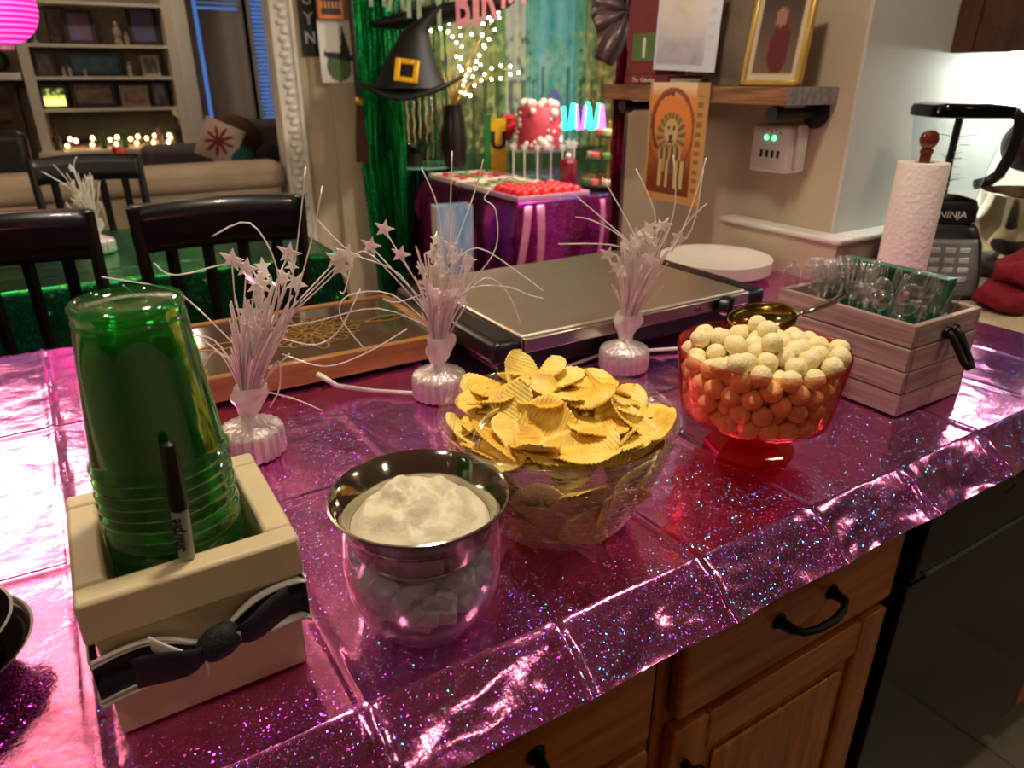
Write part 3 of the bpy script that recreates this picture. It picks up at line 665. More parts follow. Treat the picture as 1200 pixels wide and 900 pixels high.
for iy in range(8):
    for ix in range(4):
        kind = 'spoon' if iy > 4 else ('fork' if iy > 2 else ('spoon' if iy > 0 else 'knife'))
        if ix == 3 and iy % 2: continue
        p = protos[kind]
        if kind in first: p = copy_tree(p)
        first.add(kind)
        p.location = (.936+ix*.026+rr.uniform(-.004,.004), .502+iy*.0235+rr.uniform(-.005,.005), CZT+.012+rr.uniform(0,.012))
        p.rotation_euler = (rr.uniform(-.16,.16), rr.uniform(-.13,.13), HEAD*-1+rr.uniform(-.9,.9))
        tag(p, {'spoon':'clear plastic spoon standing bowl-up in the wooden crate','fork':'clear plastic fork standing tines-up in the wooden crate','knife':'clear plastic knife standing blade-up in the wooden crate'}[kind], kind, 'clear cutlery in the crate')
# ------------------------------------------------------------------ steel warming tray
t = thing('warming_tray', 'stainless steel electric warming tray with black end handles', 'warming tray', (.545, .85, CZT))
w, d = .49, .385
m_plate = mk('warm_tray_steel', S(214,202,184), .42, metal=1, var=.06, scale=5, stretch=(1,60,1))
box('base', m_blackp, -.035, w+.035, .012, d-.01, .012, .045, t, bevel=.006)
for x, y in ((.0,.05),(w,.05),(.0,d-.05),(w,d-.05)): MB().lathe([(.0001,0),(.014,0),(.014,.0125),(.0001,.0125)], 14, c=(x,y,0)).build('foot', m_blackp, t)
MB().bx(0,w,.006,d,.045,.072).build('top_plate', m_plate, t, bevel=.004)
fp = box('front_panel', m_steel, 0, w, -.004, .006, .046, .070, t, bevel=.003)
text('lettering', 'Oster', .018, m_blackm, fp, (.215,-.0043,.053), (PI/2,0,0), bold=.0004)
for x, n_ in ((-.052,'handle'), (w, 'handle')):
    MB().prism([(0,.0),(.052,.0),(.052,d-.01),(0,d-.01)], .030, .069, T(x,0,0)).build(n_, m_blackp, t, bevel=.012, seg=3)
kb = MB().lathe([(.0001,0),(.019,0),(.0185,.012),(.017,.016),(.0001,.017)], 28).bx(-.003,.003,-.017,.017,.016,.021)
kb.build('knob', m_blackp, fp, (.42,-.004,.054), (PI/2,0,.4))
MB().lathe([(.0001,0),(.005,0),(.0045,.003),(.0001,.004)], 14).build('indicator_lamp', mk('red_lens', S(90,14,16), .25), fp, (.36,-.004,.058), (PI/2,0,0))
# ------------------------------------------------------------------ wood-framed hot tray with gold rosette
t = thing('hot_tray', 'wood-framed hot tray with a dark glass top and gold rosette', 'hot tray', (.108, 1.005, CZT), -.01)
w, d, h = .385, .275, .042
m_frame = wood('tray_frame_wood', S(178,124,66), S(126,74,34), .4, (3,26,26), coat=.2)
m_glass = mk('smoked_glass', S(74,54,40), .10, var=.1, coat=.7)
m_gold = mk('gold_print', S(206,160,78), .3, metal=.8, var=.1)
box('frame_rail', m_frame, 0, w, 0, .014, .004, h, t, bevel=.002); box('frame_rail', m_frame, 0, w, d-.014, d, .004, h, t, bevel=.002)
box('frame_rail', m_frame, 0, .014, .014, d-.014, .004, h, t, bevel=.002); box('frame_rail', m_frame, w-.014, w, .014, d-.014, .004, h, t, bevel=.002)
gl = box('glass_top', m_glass, .014, w-.014, .014, d-.014, .02, h-.003, t)
MB().bx(.02,w-.02,.02,d-.02,0,.019).build('base', m_blackm, t)
mo = MB(); zc = h-.0022
for k in range(12):
    a = 2*PI*k/12; ca, sa = math.cos(a), math.sin(a)
    for r0, r1, wd in ((.008,.045,.010),(.030,.066 if k % 3 else .082,.008)):
        pts = []
        for q in range(17):
            s_ = q/16*2*PI; rr_ = (r0+r1)/2-(r1-r0)/2*math.cos(s_); ww = wd*math.sin(s_); pts.append((rr_*ca-ww*sa, (rr_*sa+ww*ca), 0))
        mo.tube(pts, .0016, 4, False)
    for sg in (-1, 1):
        pts = []
        for q in range(15): s_ = q/14*4.6; r_ = .009*(1-q/17); pts.append(((.055+r_*math.sin(s_))*ca-sg*(.012+r_*math.cos(s_)*.9)*sa, (.055+r_*math.sin(s_))*sa+sg*(.012+r_*math.cos(s_)*.9)*ca, 0))
        mo.tube(pts, .0015, 4, False)
for sx in (-1, 1):
    for sg in (-1, 1):
        mo.tube([(sx*(.075+q*.006), sg*.012*math.sin(q/10*PI), 0) for q in range(11)], .0022, 4, False)
    mo.lathe([(.0001,.001),(.016,.001),(.012,.0015),(.0001,.0015)], 16, c=(sx*.150,-.085,0)); mo.lathe([(.0001,.001),(.012,.001),(.0001,.0015)], 16, c=(sx*.150,.085,0))
mo.v = [(x*1.32, y*1.15, z*.25) for x, y, z in mo.v]
mo.build('gold_rosette', m_gold, gl, (w*.5, d*.5, zc))['kind'] = 'stuff'
o = MB().tube([onz(372,438,CT+.034)+Vector((0,-.004,0)), onz(380,443,CT+.033), onz(395,452,CT+.020), onz(440,458,CT+.009), onz(492,461,CT+.010), onz(530,460,CT+.009), onz(600,452,CT+.009), onz(700,417,CT+.010), onz(740,412,CT+.010), onz(800,408,CT+.010), onz(850,402,CT+.010)], [.0045,.0042,.0034]+[.003]*8, 8).build('power_cord', m_white, smooth=180)
tag(o, 'white power cord plugged into the wood-framed hot tray', 'cord')
# ------------------------------------------------------------------ star spray centrepieces
m_irid = thin('iridescent_film', (.9,.84,.88,1), .15, 1.8, body=.85, bcol=(1,.97,.92,1))
m_iridp = thin('pale_pink_film', (.9,.8,.86,1), .14, 1.7, body=.88, bcol=(1,.93,.88,1))
m_basew = mk('pearl_foil_wrap', S(222,208,206), .28, metal=.35, var=.1, scale=90, bump=.6, bscale=140)
def star(r, rin=.42, th=.0008):
    pts = []
    for k in range(10): a = PI/2+k*PI/5; q = r if k % 2 == 0 else r*rin; pts.append((q*math.cos(a), q*math.sin(a)))
    return MB().prism(pts, -th, th).mesh('star', m_irid, 0)
stars = [star(.0145), star(.011), star(.009)]
def centrepiece(loc, label, lean, seed, s=1.0, dirs=(), heads=(), simple=False, group=None):
    rr = random.Random(seed); t = thing('star_centrepiece', label, 'centrepiece', loc, 0, group)
    def pl(r, z, a): return r*(1+.05*math.sin(a*22+seed)*(1 if r > .01 else 0))
    MB().lathe([(.0001,0),(.036,0),(.0385,.004),(.0385,.030),(.036,.036),(.024,.041),(.012,.047),(.0075,.052)], 66, fn=pl).build('weighted_base', m_basew, t, smooth=50)
    ln = lambda z: RV*(lean*(max(0,z-.05)/.25)**1.2)
    nk = MB()
    def nf(a, b):
        z = .048+.045*b; an = a*2*PI; r = (.007+.017*math.sin(min(1,b*1.15)*PI*.55)+.006*noise.noise(Vector((math.cos(an)*1.6, math.sin(an)*1.6, b*2.2+seed))) - .004*b)*(1+.12*math.sin(an*3+b*4))
        return Vector((r*math.cos(an), r*math.sin(an), z))+ln(z)
    nk.grid(nf, 26, 10).build('wrapped_neck', m_iridp, t, smooth=25)
    bd = MB()
    for k in range(75 if not simple else 30):
        a = rr.uniform(0,2*PI); sp = rr.uniform(.1,1); hh = rr.uniform(.13,.225); pts = []
        for q in range(7):
            b = q/6; z = .07+(hh-.07)*b; r = .008+.036*sp*b**1.6
            pts.append(Vector((r*math.cos(a+.3*b), r*math.sin(a+.3*b), z))+ln(z))
        bd.tube(pts, .0013, 4, False)
    ob = bd.build('strand_bundle', m_iridp, t, smooth=180); ob['kind'] = 'stuff'
    for k in range(26 if not simple else 8):
        a = rr.uniform(0,2*PI); z = rr.uniform(.150,.235); r = rr.uniform(.006,.036)
        p = Vector((r*math.cos(a), r*math.sin(a), z))+ln(z)
        o = link('star', stars[k % 3], t, p, (PI/2+rr.uniform(-.7,.7), rr.uniform(0,6), -HEAD+rr.uniform(-.8,.8)))
    for (dx, dz) in heads:
        o = link('star', stars[0], t, RV*dx+Vector((0,0,dz)), (PI/2+.2, .3, -HEAD)); MB().tube([ln(.12)+Vector((0,0,.12)), RV*dx*.6+Vector((0,0,lerp(.12,dz,.6))), RV*dx+Vector((0,0,dz))], .0009, 5).build('stalk', m_irid, t, smooth=180)
    for path in dirs:
        pts = [RV*p[0]+Vector((0,0,p[1]))+FV*(.012*rr.uniform(-1,1)) for p in path]; dense = []
        for i in range(len(pts)-1):
            for q in range(4):
                a_, b_, c_, d_ = pts[max(0,i-1)], pts[i], pts[i+1], pts[min(len(pts)-1,i+2)]; u = q/4
                dense.append(.5*((2*b_)+(-a_+c_)*u+(2*a_-5*b_+4*c_-d_)*u*u+(-a_+3*b_-3*c_+d_)*u**3))
        dense.append(pts[-1]); MB().tube(dense, .0010, 5).build('curl', m_irid, t, smooth=180)
    t.scale = (s, s, s); return t
centrepiece((.136,.838,CZT), 'star spray centrepiece with white wrapped base beside the green cups', .075, 1,
  dirs=[[(.02,.10),(-.03,.135),(-.06,.17),(-.075,.175),(-.12,.215)],[(.02,.12),(-.04,.20),(-.075,.213),(-.14,.225)],[(.05,.17),(.06,.235),(.035,.285),(-.01,.27)],[(.06,.16),(.085,.26),(.105,.345)],[(.065,.17),(.10,.26),(.12,.325)],[(.0,.09),(-.03,.145),(-.055,.15),(-.06,.10),(-.07,.065)],[(.0,.09),(-.02,.13),(-.04,.125),(-.06,.085)],[(.05,.15),(.09,.14),(.125,.165),(.15,.21)],[(.02,.08),(.06,.075),(.09,.055)],[(.05,.13),(.10,.115),(.15,.13),(.20,.16)],[(.01,.07),(.035,.11),(.05,.125),(.045,.09),(.03,.065)],[(.04,.2),(.02,.24),(-.05,.23),(-.08,.24)]],
  heads=[(.075,.252),(.128,.245),(.140,.250),(.132,.236),(.010,.245),(.025,.235)])
centrepiece((.412,.872,CZT), 'star spray centrepiece standing between the hot tray and chip bowl', .030, 2,
  dirs=[[(.0,.10),(-.05,.18),(-.11,.215),(-.155,.255)],[(.0,.11),(-.05,.17),(-.09,.21),(-.11,.205),(-.125,.16),(-.135,.155)],[(.03,.15),(.055,.175),(.085,.22),(.085,.27),(.07,.285),(.10,.31),(.12,.305)],[(.02,.13),(.05,.165),(.10,.165),(.13,.155),(.15,.15)],[(.03,.14),(.07,.18),(.10,.155),(.12,.11)],[(.0,.10),(-.06,.155),(-.12,.155),(-.135,.12),(-.10,.07)],[(.0,.10),(-.08,.135),(-.18,.11),(-.30,.09)],[(.02,.2),(.045,.26),(.06,.30),(.07,.335)],[(.01,.2),(.01,.27),(-.01,.325)],[(.02,.2),(.025,.27),(.03,.345)],[(.0,.16),(-.05,.145),(-.075,.145)],[(.02,.19),(.06,.22),(.12,.18),(.15,.16)]],
  heads=[(-.065,.245),(-.085,.222),(-.045,.21)])
centrepiece((.712,.812,CZT), 'star spray centrepiece standing in front of the steel warming tray', .035, 3, s=1.0,
  dirs=[[(.03,.17),(-.01,.21),(-.06,.25),(-.09,.275)],[(.03,.17),(-.02,.215),(-.06,.235),(-.085,.24)],[(.03,.18),(-.03,.20),(-.11,.20)],[(.04,.19),(.03,.25),(.0,.31)],[(.05,.19),(.06,.26),(.05,.33)],[(.06,.19),(.085,.25),(.10,.325)],[(.05,.18),(.09,.22),(.095,.31)],[(.02,.16),(.0,.22),(-.05,.30)],[(.06,.2),(.09,.24),(.11,.26)]],
  heads=[(-.035,.185),(-.02,.165),(.07,.21)])
# ------------------------------------------------------------------ plates, paper towels, pan
m_paper = mk('white_paper_plate', S(238,230,218), .6, var=.03)
pm = MB().lathe([(.0001,.000),(.085,.000),(.100,.008),(.124,.012),(.130,.0125),(.1305,.0145),(.124,.0145),(.099,.0105),(.084,.0025),(.0001,.0025)], 64).mesh('plate', m_paper, 50)
for k in range(9):
    o = link('paper_plate', pm, None, (1.285+random.uniform(-.001,.001), 1.165, CZT+.0005+k*.0032))
    tag(o, 'top white round plate of the stack behind the warming tray' if k == 8 else 'white round plate lower in the stack behind the warming tray', 'plate', 'white plates in a stack')
def towelmat():
    m, nt, N, L, b = base('quilted_paper_towel'); v = coords(N, L); b.inputs['Base Color'].default_value = S(240,230,220); b.inputs['Roughness'].default_value = .9
    vo = N.new('ShaderNodeTexVoronoi'); vo.inputs['Scale'].default_value = 110; L.new(v, vo.inputs['Vector']); add_bump(N, L, b, vo.outputs['Distance'], .5, .003); return m
m_knobw = wood('cherry_knob', S(120,44,18), S(66,20,8), .2, (14,14,5), coat=.6)
TX, TY = 1.436, .803
t = thing('paper_towel_holder', 'wooden paper towel stand with a round cherry knob', 'towel holder', (TX, TY, CT))
MB().lathe([(.0001,0),(.058,0),(.060,.004),(.058,.012),(.0001,.013)], 40).build('base', m_knobw, t)
MB().lathe([(.010,.013),(.010,.300),(.012,.302),(.012,.308),(.009,.310),(.0145,.317),(.0175,.327),(.0145,.338),(.007,.343),(.0001,.344)], 24).build('post', m_knobw, t)
o = MB().lathe([(.018,.0),(.0455,.0),(.0465,.003),(.0465,.268),(.0455,.271),(.018,.271),(.018,.0)], 64).build('paper_towel_roll', towelmat(), None, (TX, TY, CT+.0135), smooth=50)
tag(o, 'tall white quilted roll of paper towels on its stand', 'paper towels')
m_pan = mk('dark_glazed_plate', S(34,24,20), .18, var=.2, coat=.5)
o = MB().lathe([(.0001,.004),(.045,.004),(.050,.000),(.053,.002),(.062,.020),(.072,.030),(.0735,.032),(.071,.0325),(.060,.0225),(.050,.0075),(.0001,.0075)], 56).build('dark_bowl', m_pan, None, (-.166, .584, CZT), smooth=60)
tag(o, 'dark brown glossy shallow bowl beside the wooden cup box', 'bowl')
o = MB().lathe([(.0001,.004),(.045,.004),(.050,.000),(.053,.002),(.060,.020),(.066,.034),(.0672,.036),(.065,.0362),(.058,.0225),(.050,.0075),(.0001,.0075)], 56).build('dark_bowl', m_pan, None, (-.170, .588, CZT+.0125), smooth=60)
tag(o, 'smaller dark glossy bowl nested in the brown shallow bowl', 'bowl')
# ------------------------------------------------------------------ blender
BLX, BLY = 1.600, .842
m_silv = mk('silver_grey_plastic', S(140,142,142), .35, metal=.4, var=.05)
m_btn = mk('pale_button', S(196,204,210), .4)
t = thing('countertop_blender', 'black countertop blender with clear square pitcher and silver button panel', 'blender', (BLX, BLY, CT), -.62); t.scale = (.95, .95, .90)
def rsq(r, z, a, p=4.5): return r/((abs(math.cos(a))**p+abs(math.sin(a))**p)**(1/p))
MB().lathe([(.0001,0),(.094,0),(.098,.006),(.096,.060),(.086,.125),(.072,.160),(.064,.170),(.0001,.170)], 64, fn=rsq).build('motor_base', m_blackp, t, smooth=50)
pn = MB().grid(lambda a, b: ((a-.5)*.145*(1-.22*b), -.099+.016*b**1.6-.004*math.sin(b*PI), .012+.128*b), 10, 12).build('button_panel', m_silv, t, smooth=180, solid=.004)
for r_ in range(4):
    for c_ in range(3):
        b_ = .30+.17*r_; box('button', m_btn, (c_-1)*.032-.011, (c_-1)*.032+.011, -.106+.016*b_**1.6, -.098+.016*b_**1.6, .012+.128*b_-.006, .012+.128*b_+.006, pn, bevel=.002)
MB().lathe([(.058,.170),(.066,.174),(.066,.205),(.060,.222)], 56, fn=rsq).build('collar', m_blackp, t, smooth=50)
text('lettering', 'NINJA', .022, m_white, t, (0,-.0675,.186), (PI/2,0,0))
m_pit = thin('clear_pitcher', (.90,.93,.95,1), .03, 1.5)
MB().lathe([(.055,.222),(.058,.228),(.066,.30),(.078,.402),(.080,.410)], 56, fn=rsq).build('pitcher', m_pit, t, smooth=50)
MB().lathe([(.0001,.43),(.070,.432),(.082,.428),(.085,.420),(.085,.404),(.081,.402)], 56, fn=rsq).build('lid', m_black, t, smooth=50)
MB().tube([(0,0,.222),(0,0,.30),(0,0,.402)], [.012,.008,.008], 10).build('blade_shaft', m_blackp, t)
for z, a in ((.26,.3),(.31,1.5),(.36,2.6)):
    for s_ in (0, PI): MB().grid(lambda u, v: (( .01+.036*u)*math.cos(a+s_)-(.008*(v-.5))*math.sin(a+s_), (.01+.036*u)*math.sin(a+s_)+(.008*(v-.5))*math.cos(a+s_), z+.006*u), 4, 2).build('blade', m_steelp, t, solid=.001)
MB().tube([(.078,0,.412),(.105,0,.414),(.126,0,.400),(.130,0,.37),(.126,0,.32),(.112,0,.275),(.092,0,.258),(.066,0,.252)], [.011,.011,.010,.010,.010,.010,.010,.009], 10, flat=1.3).build('handle', m_blackp, t, smooth=180)
for k in range(9): box('measure_mark', m_white, -.03, -.03+(.018 if k % 2 else .028), -.0615-.0022*k*.62, -.061-.0022*k*.62, .25+k*.016, .2512+k*.016, t)
# ------------------------------------------------------------------ stand mixer, cloth, upper cabinet
m_plum = mk('plum_enamel', S(44,14,26), .5, var=.08)
t = thing('stand_mixer', 'plum enamel stand mixer with a polished steel bowl beside the blender', 'mixer', (2.005, .80, CT), PI)
MB().prism([(-.17,-.09),(.16,-.09),(.19,-.05),(.19,.05),(.16,.09),(-.17,.09)], 0, .035).build('foot', m_plum, t, bevel=.012, seg=3)
MB().prism([(-.17,-.055),(-.07,-.05),(-.07,.05),(-.17,.055)], .035, .27).build('column', m_plum, t, bevel=.02, seg=3)
MB().lathe([(.0001,-.19),(.045,-.185),(.066,-.15),(.074,-.05),(.070,.08),(.055,.165),(.03,.19),(.0001,.192)], 32, M=T(.02,0,.300) @ R(PI/2,'Y')).build('motor_head', m_plum, t, smooth=180)
MB().lathe([(.0748,-.05),(.0760,-.045),(.0760,-.02),(.0745,-.015)], 32, M=T(.02,0,.300) @ R(PI/2,'Y')).build('chrome_band', m_steelp, t, smooth=60)
MB().lathe([(.0001,.036),(.055,.036),(.050,.045),(.085,.075),(.103,.12),(.110,.185),(.113,.188),(.110,.19),(.100,.12),(.0001,.06)], 48, c=(.075,0,0)).build('mixing_bowl', m_steelp, t, smooth=50)
MB().tube([(.075,.105,.17),(.075,.15,.16),(.075,.155,.12),(.075,.10,.10)], .007, 8, flat=2).build('bowl_handle', m_steelp, t, smooth=180)
m_redc = mk('dark_red_towel', S(130,14,34), .95, var=.2, scale=80, bump=.8, bscale=300)
for k, (x, y, z, sx, sy, sz, rz, lb) in enumerate(((1.66,.655,.026,.125,.055,.026,-.1,'dark red kitchen towel folded flat below the bunched one'),(1.665,.665,.074,.105,.046,.024,.12,'dark red kitchen towel bunched on top of the folded one'))):
    mb = MB()
    def f(a, b):
        th_, ph_ = a*2*PI, (b-.5)*PI; c, s_ = math.cos(th_), math.sin(th_); e = lambda q, p=.55: math.copysign(abs(q)**p, q)
        v = Vector((sx*e(c)*abs(math.cos(ph_))**.5, sy*e(s_)*abs(math.cos(ph_))**.5, sz*e(math.sin(ph_), .8)))
        n_ = noise.fractal(v*18+Vector((k*5,0,0)), 1, 2, 3); return v*(1+.10*n_)+Vector((0,0,.005*math.sin(v.x*60+v.y*90+k)))
    o = mb.grid(f, 60, 24).build('kitchen_towel', m_redc, None, (x, y, CT+z+.002), (0,0,rz), smooth=180); tag(o, lb, 'towel')
t = thing('upper_cabinet', 'dark walnut wall cabinet above the blender', 'cabinet', (1.80, .68, 1.40))
MB().bx(0,.9,.02,.3195,0,.85).build('carcass', m_dkwood, t, bevel=.002)
for q in ((-.008,.0,.02,.07,0,.85),(-.008,0,.27,.319,0,.85),(-.008,0,.07,.27,0,.055)): box('side_frame', m_dkwood, *q, t, bevel=.002)
for x in (.004, .454):
    dr = thing_part('door', t)
    box('stile', m_dkwood, x, x+.06, 0, .0195, .004, .846, dr, bevel=.003); box('stile', m_dkwood, x+.382, x+.442, 0, .0195, .004, .846, dr, bevel=.003)
    box('rail', m_dkwood, x+.06, x+.382, 0, .0195, .004, .064, dr, bevel=.003); box('panel', m_dkwood, x+.06, x+.382, .006, .014, .064, .846, dr)
box('light_strip', e_under, .10, .80, .20, .24, -.012, -.0005, t)
# ------------------------------------------------------------------ wall shelf and what is on it
m_shw = wood('striped_shelf_wood', S(164,112,66), S(70,42,24), .5, (60, 5, 60), 1.0)
m_endg = wood('end_grain', S(150,146,142), S(90,88,86), .5, (40,40,40))
SX0, SX1, SY0, SY1, SZ = 1.313, 1.4795, 1.047, 1.655, 1.331
t = thing('wall_shelf', 'wooden wall shelf on black pipe brackets', 'shelf', (SX0, SY0, SZ))
box('board', m_shw, 0, SX1-SX0, .002, SY1-SY0, -.036, 0, t, bevel=.002)
box('end_face', m_endg, .001, SX1-SX0-.001, 0, .002, -.035, -.001, t)
for y in (.045, .54):
    MB().tube([(.03,y,-.054),(.155,y,-.054)], .011, 12).lathe([(.0001,0),(.032,0),(.032,.008),(.014,.012),(.0001,.012)], 20, M=T(.166,y,-.056) @ R(-PI/2,'Y')).lathe([(.0001,0),(.016,0),(.016,.03),(.0001,.03)], 14, M=T(.012,y,-.054) @ R(PI/2,'Y')).build('pipe_bracket', m_blackm, t, smooth=40)
# gold photo frame leaning back against the wall
def photo(s_, t_):
    if not (.1 < s_ < .9 and .08 < t_ < .93): return S(196,180,150)
    c = mixc(S(112,88,72), S(52,36,30), t_); q = ((s_-.55)/.20)**2+((t_-.35)/.30)**2
    if q < 1: c = S(92,22,26)
    if ((s_-.5)/.12)**2+((t_-.70)/.11)**2 < 1: c = S(150,108,84)
    return c
m_gfr = mk('gilt_frame', S(206,172,92), .35, metal=.6)
m_prn = printed('photo_print', .4)
fx = thing('photo_frame', 'gold photo frame standing at the near end of the wall shelf', 'picture frame', (1.345, 1.128, SZ+.002), -PI/2+.42); fx.rotation_euler = (0, 0, -PI/2+.25)
tl = R(-.16,'X'); fw_, fh_ = .135, .20
for q in ((-fw_/2,-fw_/2+.012,0,fh_),(fw_/2-.012,fw_/2,0,fh_),(-fw_/2,fw_/2,0,.012),(-fw_/2,fw_/2,fh_-.012,fh_)): MB().bx(q[0],q[1],0,.02,q[2],q[3],tl).build('frame_bar', m_gfr, fx, bevel=.003)
ps = print_sheet('photo', m_prn, photo, 24, 32, fw_-.02, fh_-.02, fx, (0,.006,.010)); ps.rotation_euler = (-.16,0,0)
MB().bx(-.04,.04,.02,.024,.02,.18,tl).build('backing', m_blackm, fx)
# canvas bag
m_canv = mk('grey_canvas', S(128,114,96), .9, var=.12, bump=.4, bscale=300)
def bagf(a, b):
    th_ = a*2*PI; e = lambda q: math.copysign(abs(q)**.6, q); z = b*.21
    k_ = (1+.10*math.sin(b*5))*(1-.25*b**3); n_ = .006*noise.noise(Vector((math.cos(th_)*2, math.sin(th_)*2, b*4)))
    return (.052*e(math.cos(th_))*k_+n_, .072*e(math.sin(th_))*k_+n_, z)
o = MB().grid(bagf, 40, 20).build('canvas_bag', m_canv, None, (1.408, 1.262, SZ+.001), smooth=180); tag(o, 'grey canvas bag standing on the shelf behind the pale card', 'bag')
# books
m_bred = mk('red_book_cloth', S(120,22,30), .55); m_bgrn = mk('green_label', S(86,118,60), .6); m_pages = mk('book_pages', S(206,194,170), .8)
t = thing('hardback_book', 'red hardback book with a green panel reading 1', 'book', (1.322, 1.575, SZ+.001))
box('cover', m_bred, 0, .10, -.115, 0, .022, .20, t, bevel=.002); box('label_panel', m_bgrn, -.001, .0, -.105, -.022, .055, .118, t)
text('lettering', '1', .062, m_white, t, (-.0012,-.066,.064), (PI/2,0,-PI/2), bold=.002)
t2 = thing('hardback_book', 'thin red book lying flat under the green-panelled book', 'book', (1.318, 1.575, SZ+.001))
box('cover', m_bred, 0, .12, -.165, 0, 0, .0215, t2, bevel=.002); text('lettering', 'The  Calendar', .015, m_white, t2, (-.0006,-.075,.006), (PI/2,0,-PI/2))
o = box('paper_block', m_pages, 1.320, 1.40, 1.335, 1.405, SZ+.0005, SZ+.016); tag(o, 'small pale paper block on the shelf beside the flat red book', 'paper')
# pale card and lion card hanging from the shelf front
def pale(s_, t_):
    c = mixc(S(206,206,216), S(236,230,214), t_); n_ = fbm(s_*5, t_*6, 1, 4)
    c = mixc(c, S(150,146,164), max(0, .5-t_)*1.3+max(0,n_)*.5*(1-t_)); c = mixc(c, S(214,196,140), .6*math.exp(-((s_-.45)/.14)**2)*sm(.2,.7,t_)*(.7+n_))
    if s_ > .80 or s_ < .05 or t_ < .07: c = S(214,220,234)
    if s_ > .83 and s_ < .93 and int(t_*16) % 2 and t_ > .2: c = mixc(c, S(200,160,180), .45)
    return c
m_card = printed('pale_card_print', .3)
o = print_sheet('pale_card', m_card, pale, 40, 40, .203, .21, None, (1.302, 1.348, 1.363), (0,.035,-PI/2)); tag(o, 'pale silvery printed card propped at the shelf front', 'card')
def lion(s_, t_):
    edge = S(196,148,84); u, v = s_, t_
    if u > .80 or u < .05 or v < .07: 
        c = edge
        if .84 < u < .92 and int(v*26) % 2 and .1 < v < .9: c = S(150,100,48)
        return c
    c = mixc(S(120,52,20), S(232,140,62), sm(.15,.75,v)); 
    if v > .86: c = mixc(c, S(240,214,170), sm(.86,.98,v))
    arc = abs(math.hypot((u-.36)/.27, (v-.66)/.26)-1)
    if arc < .10 and u < .45 and v > .45: c = S(110,54,28)
    arc = abs(math.hypot((u-.42)/.38, (v-.60)/.34)-1)
    if arc < .06: c = S(150,76,36)
    if ((u-.43)/.25)**2+((v-.56)/.20)**2 < 1: c = mixc(S(186,152,92), S(120,84,44), .5+.5*math.sin(math.atan2(v-.56,u-.43)*18))
    if ((u-.43)/.20)**2+((v-.40)/.16)**2 < 1 and v < .47: c = mixc(S(198,166,104), S(44,36,26), .5+.5*math.sin(u*70))
    for a_ in (.27,.40,.56,.66):
        if abs(u-a_) < .045 and .12 < v < .36: c = S(206,176,116) if abs(u-a_) < .03 else S(60,44,28)
    if ((u-.43)/.12)**2+((v-.60)/.11)**2 < 1: c = S(206,176,122)
    for a_ in (.385,.475):
        if math.hypot((u-a_)/.022, (v-.63)/.014) < 1: c = S(40,26,16)
    if math.hypot((u-.43)/.035, (v-.555)/.022) < 1: c = S(60,36,24)
    if abs(u-.43) < .008 and .50 < v < .55: c = S(70,44,28)
    if math.hypot((u-.43)/.05, (v-.515)/.014) < 1: c = S(90,58,36)
    return c
m_lion = printed('lion_card_print', .4)
o = print_sheet('lion_card', m_lion, lion, 60, 84, .200, .280, None, (1.306, 1.357, 1.058), (0,0,-PI/2)); tag(o, 'tan card printed with a standing lion hanging below the shelf', 'card')
# surge adapter
t = thing('outlet_adapter', 'white outlet adapter with green lights plugged in below the shelf', 'outlet', (1.4795, 1.172, 1.142))
MB().bx(-.045,0,-.055,.058,0,.104).build('housing', m_white, t, bevel=.008, seg=3)
MB().bx(-.03,0,-.068,-.055,.004,.108).build('wall_plate', m_white, t, bevel=.004)
e_grn = emis('green_led', (.05,1,.35,1), 5)
for y in (-.008, .014): MB().lathe([(.0001,0),(.005,0),(.004,.002),(.0001,.002)], 12, M=T(-.0452,y,.078) @ R(-PI/2,'Y')).build('led', e_grn, t)
for k in range(4): box('usb_slot', m_blackm, -.0462, -.0448, -.028+k*.016, -.021+k*.016, .034, .050, t)
for k in range(5): box('vent_slot', m_redc, -.0458, -.0448, -.026+k*.012, -.022+k*.012, .088+(k % 2)*.006, .091+(k % 2)*.006, t)
# ------------------------------------------------------------------ dining table, chairs, cloth
m_dt = mk('dark_table_wood', S(40,26,18), .4)
t = thing('dining_table', 'dark dining table under the green foil cloth', 'table', (-.35, 3.03, 0))
box('tabletop', m_dt, -1.15, 1.15, -.44, .44, .715, .745, t, bevel=.004)
for x in (-1.05, 1.05):
    for y in (-.37, .37): box('leg', m_dt, x-.04, x+.04, y-.04, y+.04, 0, .715, t, bevel=.004)
m_gfoil = foil('green_foil', S(30,150,70), S(40,190,110), rough=.2, spark=.2, wr=.5, wscale=20, cell=200, glint=.3)
def gcl(a, b):
    # table cloth with hanging skirts: a around x, b around y, in metres from the centre
    X = (a-.5)*2*1.62; Y = (b-.5)*2*.80; x = max(-1.17, min(1.17, X)); y = max(-.452, min(.452, Y)); dz = max(0, abs(X)-1.17)+max(0, abs(Y)-.452)
    w_ = .012*noise.noise(Vector((X*5, Y*5, 2)))*min(1, dz*6)
    z = .7475-dz+.0028*abs(noise.noise(Vector((X*9, Y*16, 0))))+ .002*max(0, 1-abs(((X*3.2) % 1)-.5)/.05)
    z += .002*max(0, 1-abs(((Y*5.2) % 1)-.5)/.06)
    return (x+math.copysign(w_, X)*(abs(X) > 1.17)+.02*math.copysign(1, X)*min(1, dz*5)*(abs(X) > 1.17), y+math.copysign(w_, Y)*(abs(Y) > .452)+.02*math.copysign(1, Y)*min(1, dz*5)*(abs(Y) > .452), z)
o = MB().grid(gcl, 200, 110).build('green_tablecloth', m_gfoil, None, (-.35, 3.03, 0), smooth=180); tag(o, 'shiny green foil cloth covering the dining table', 'tablecloth')
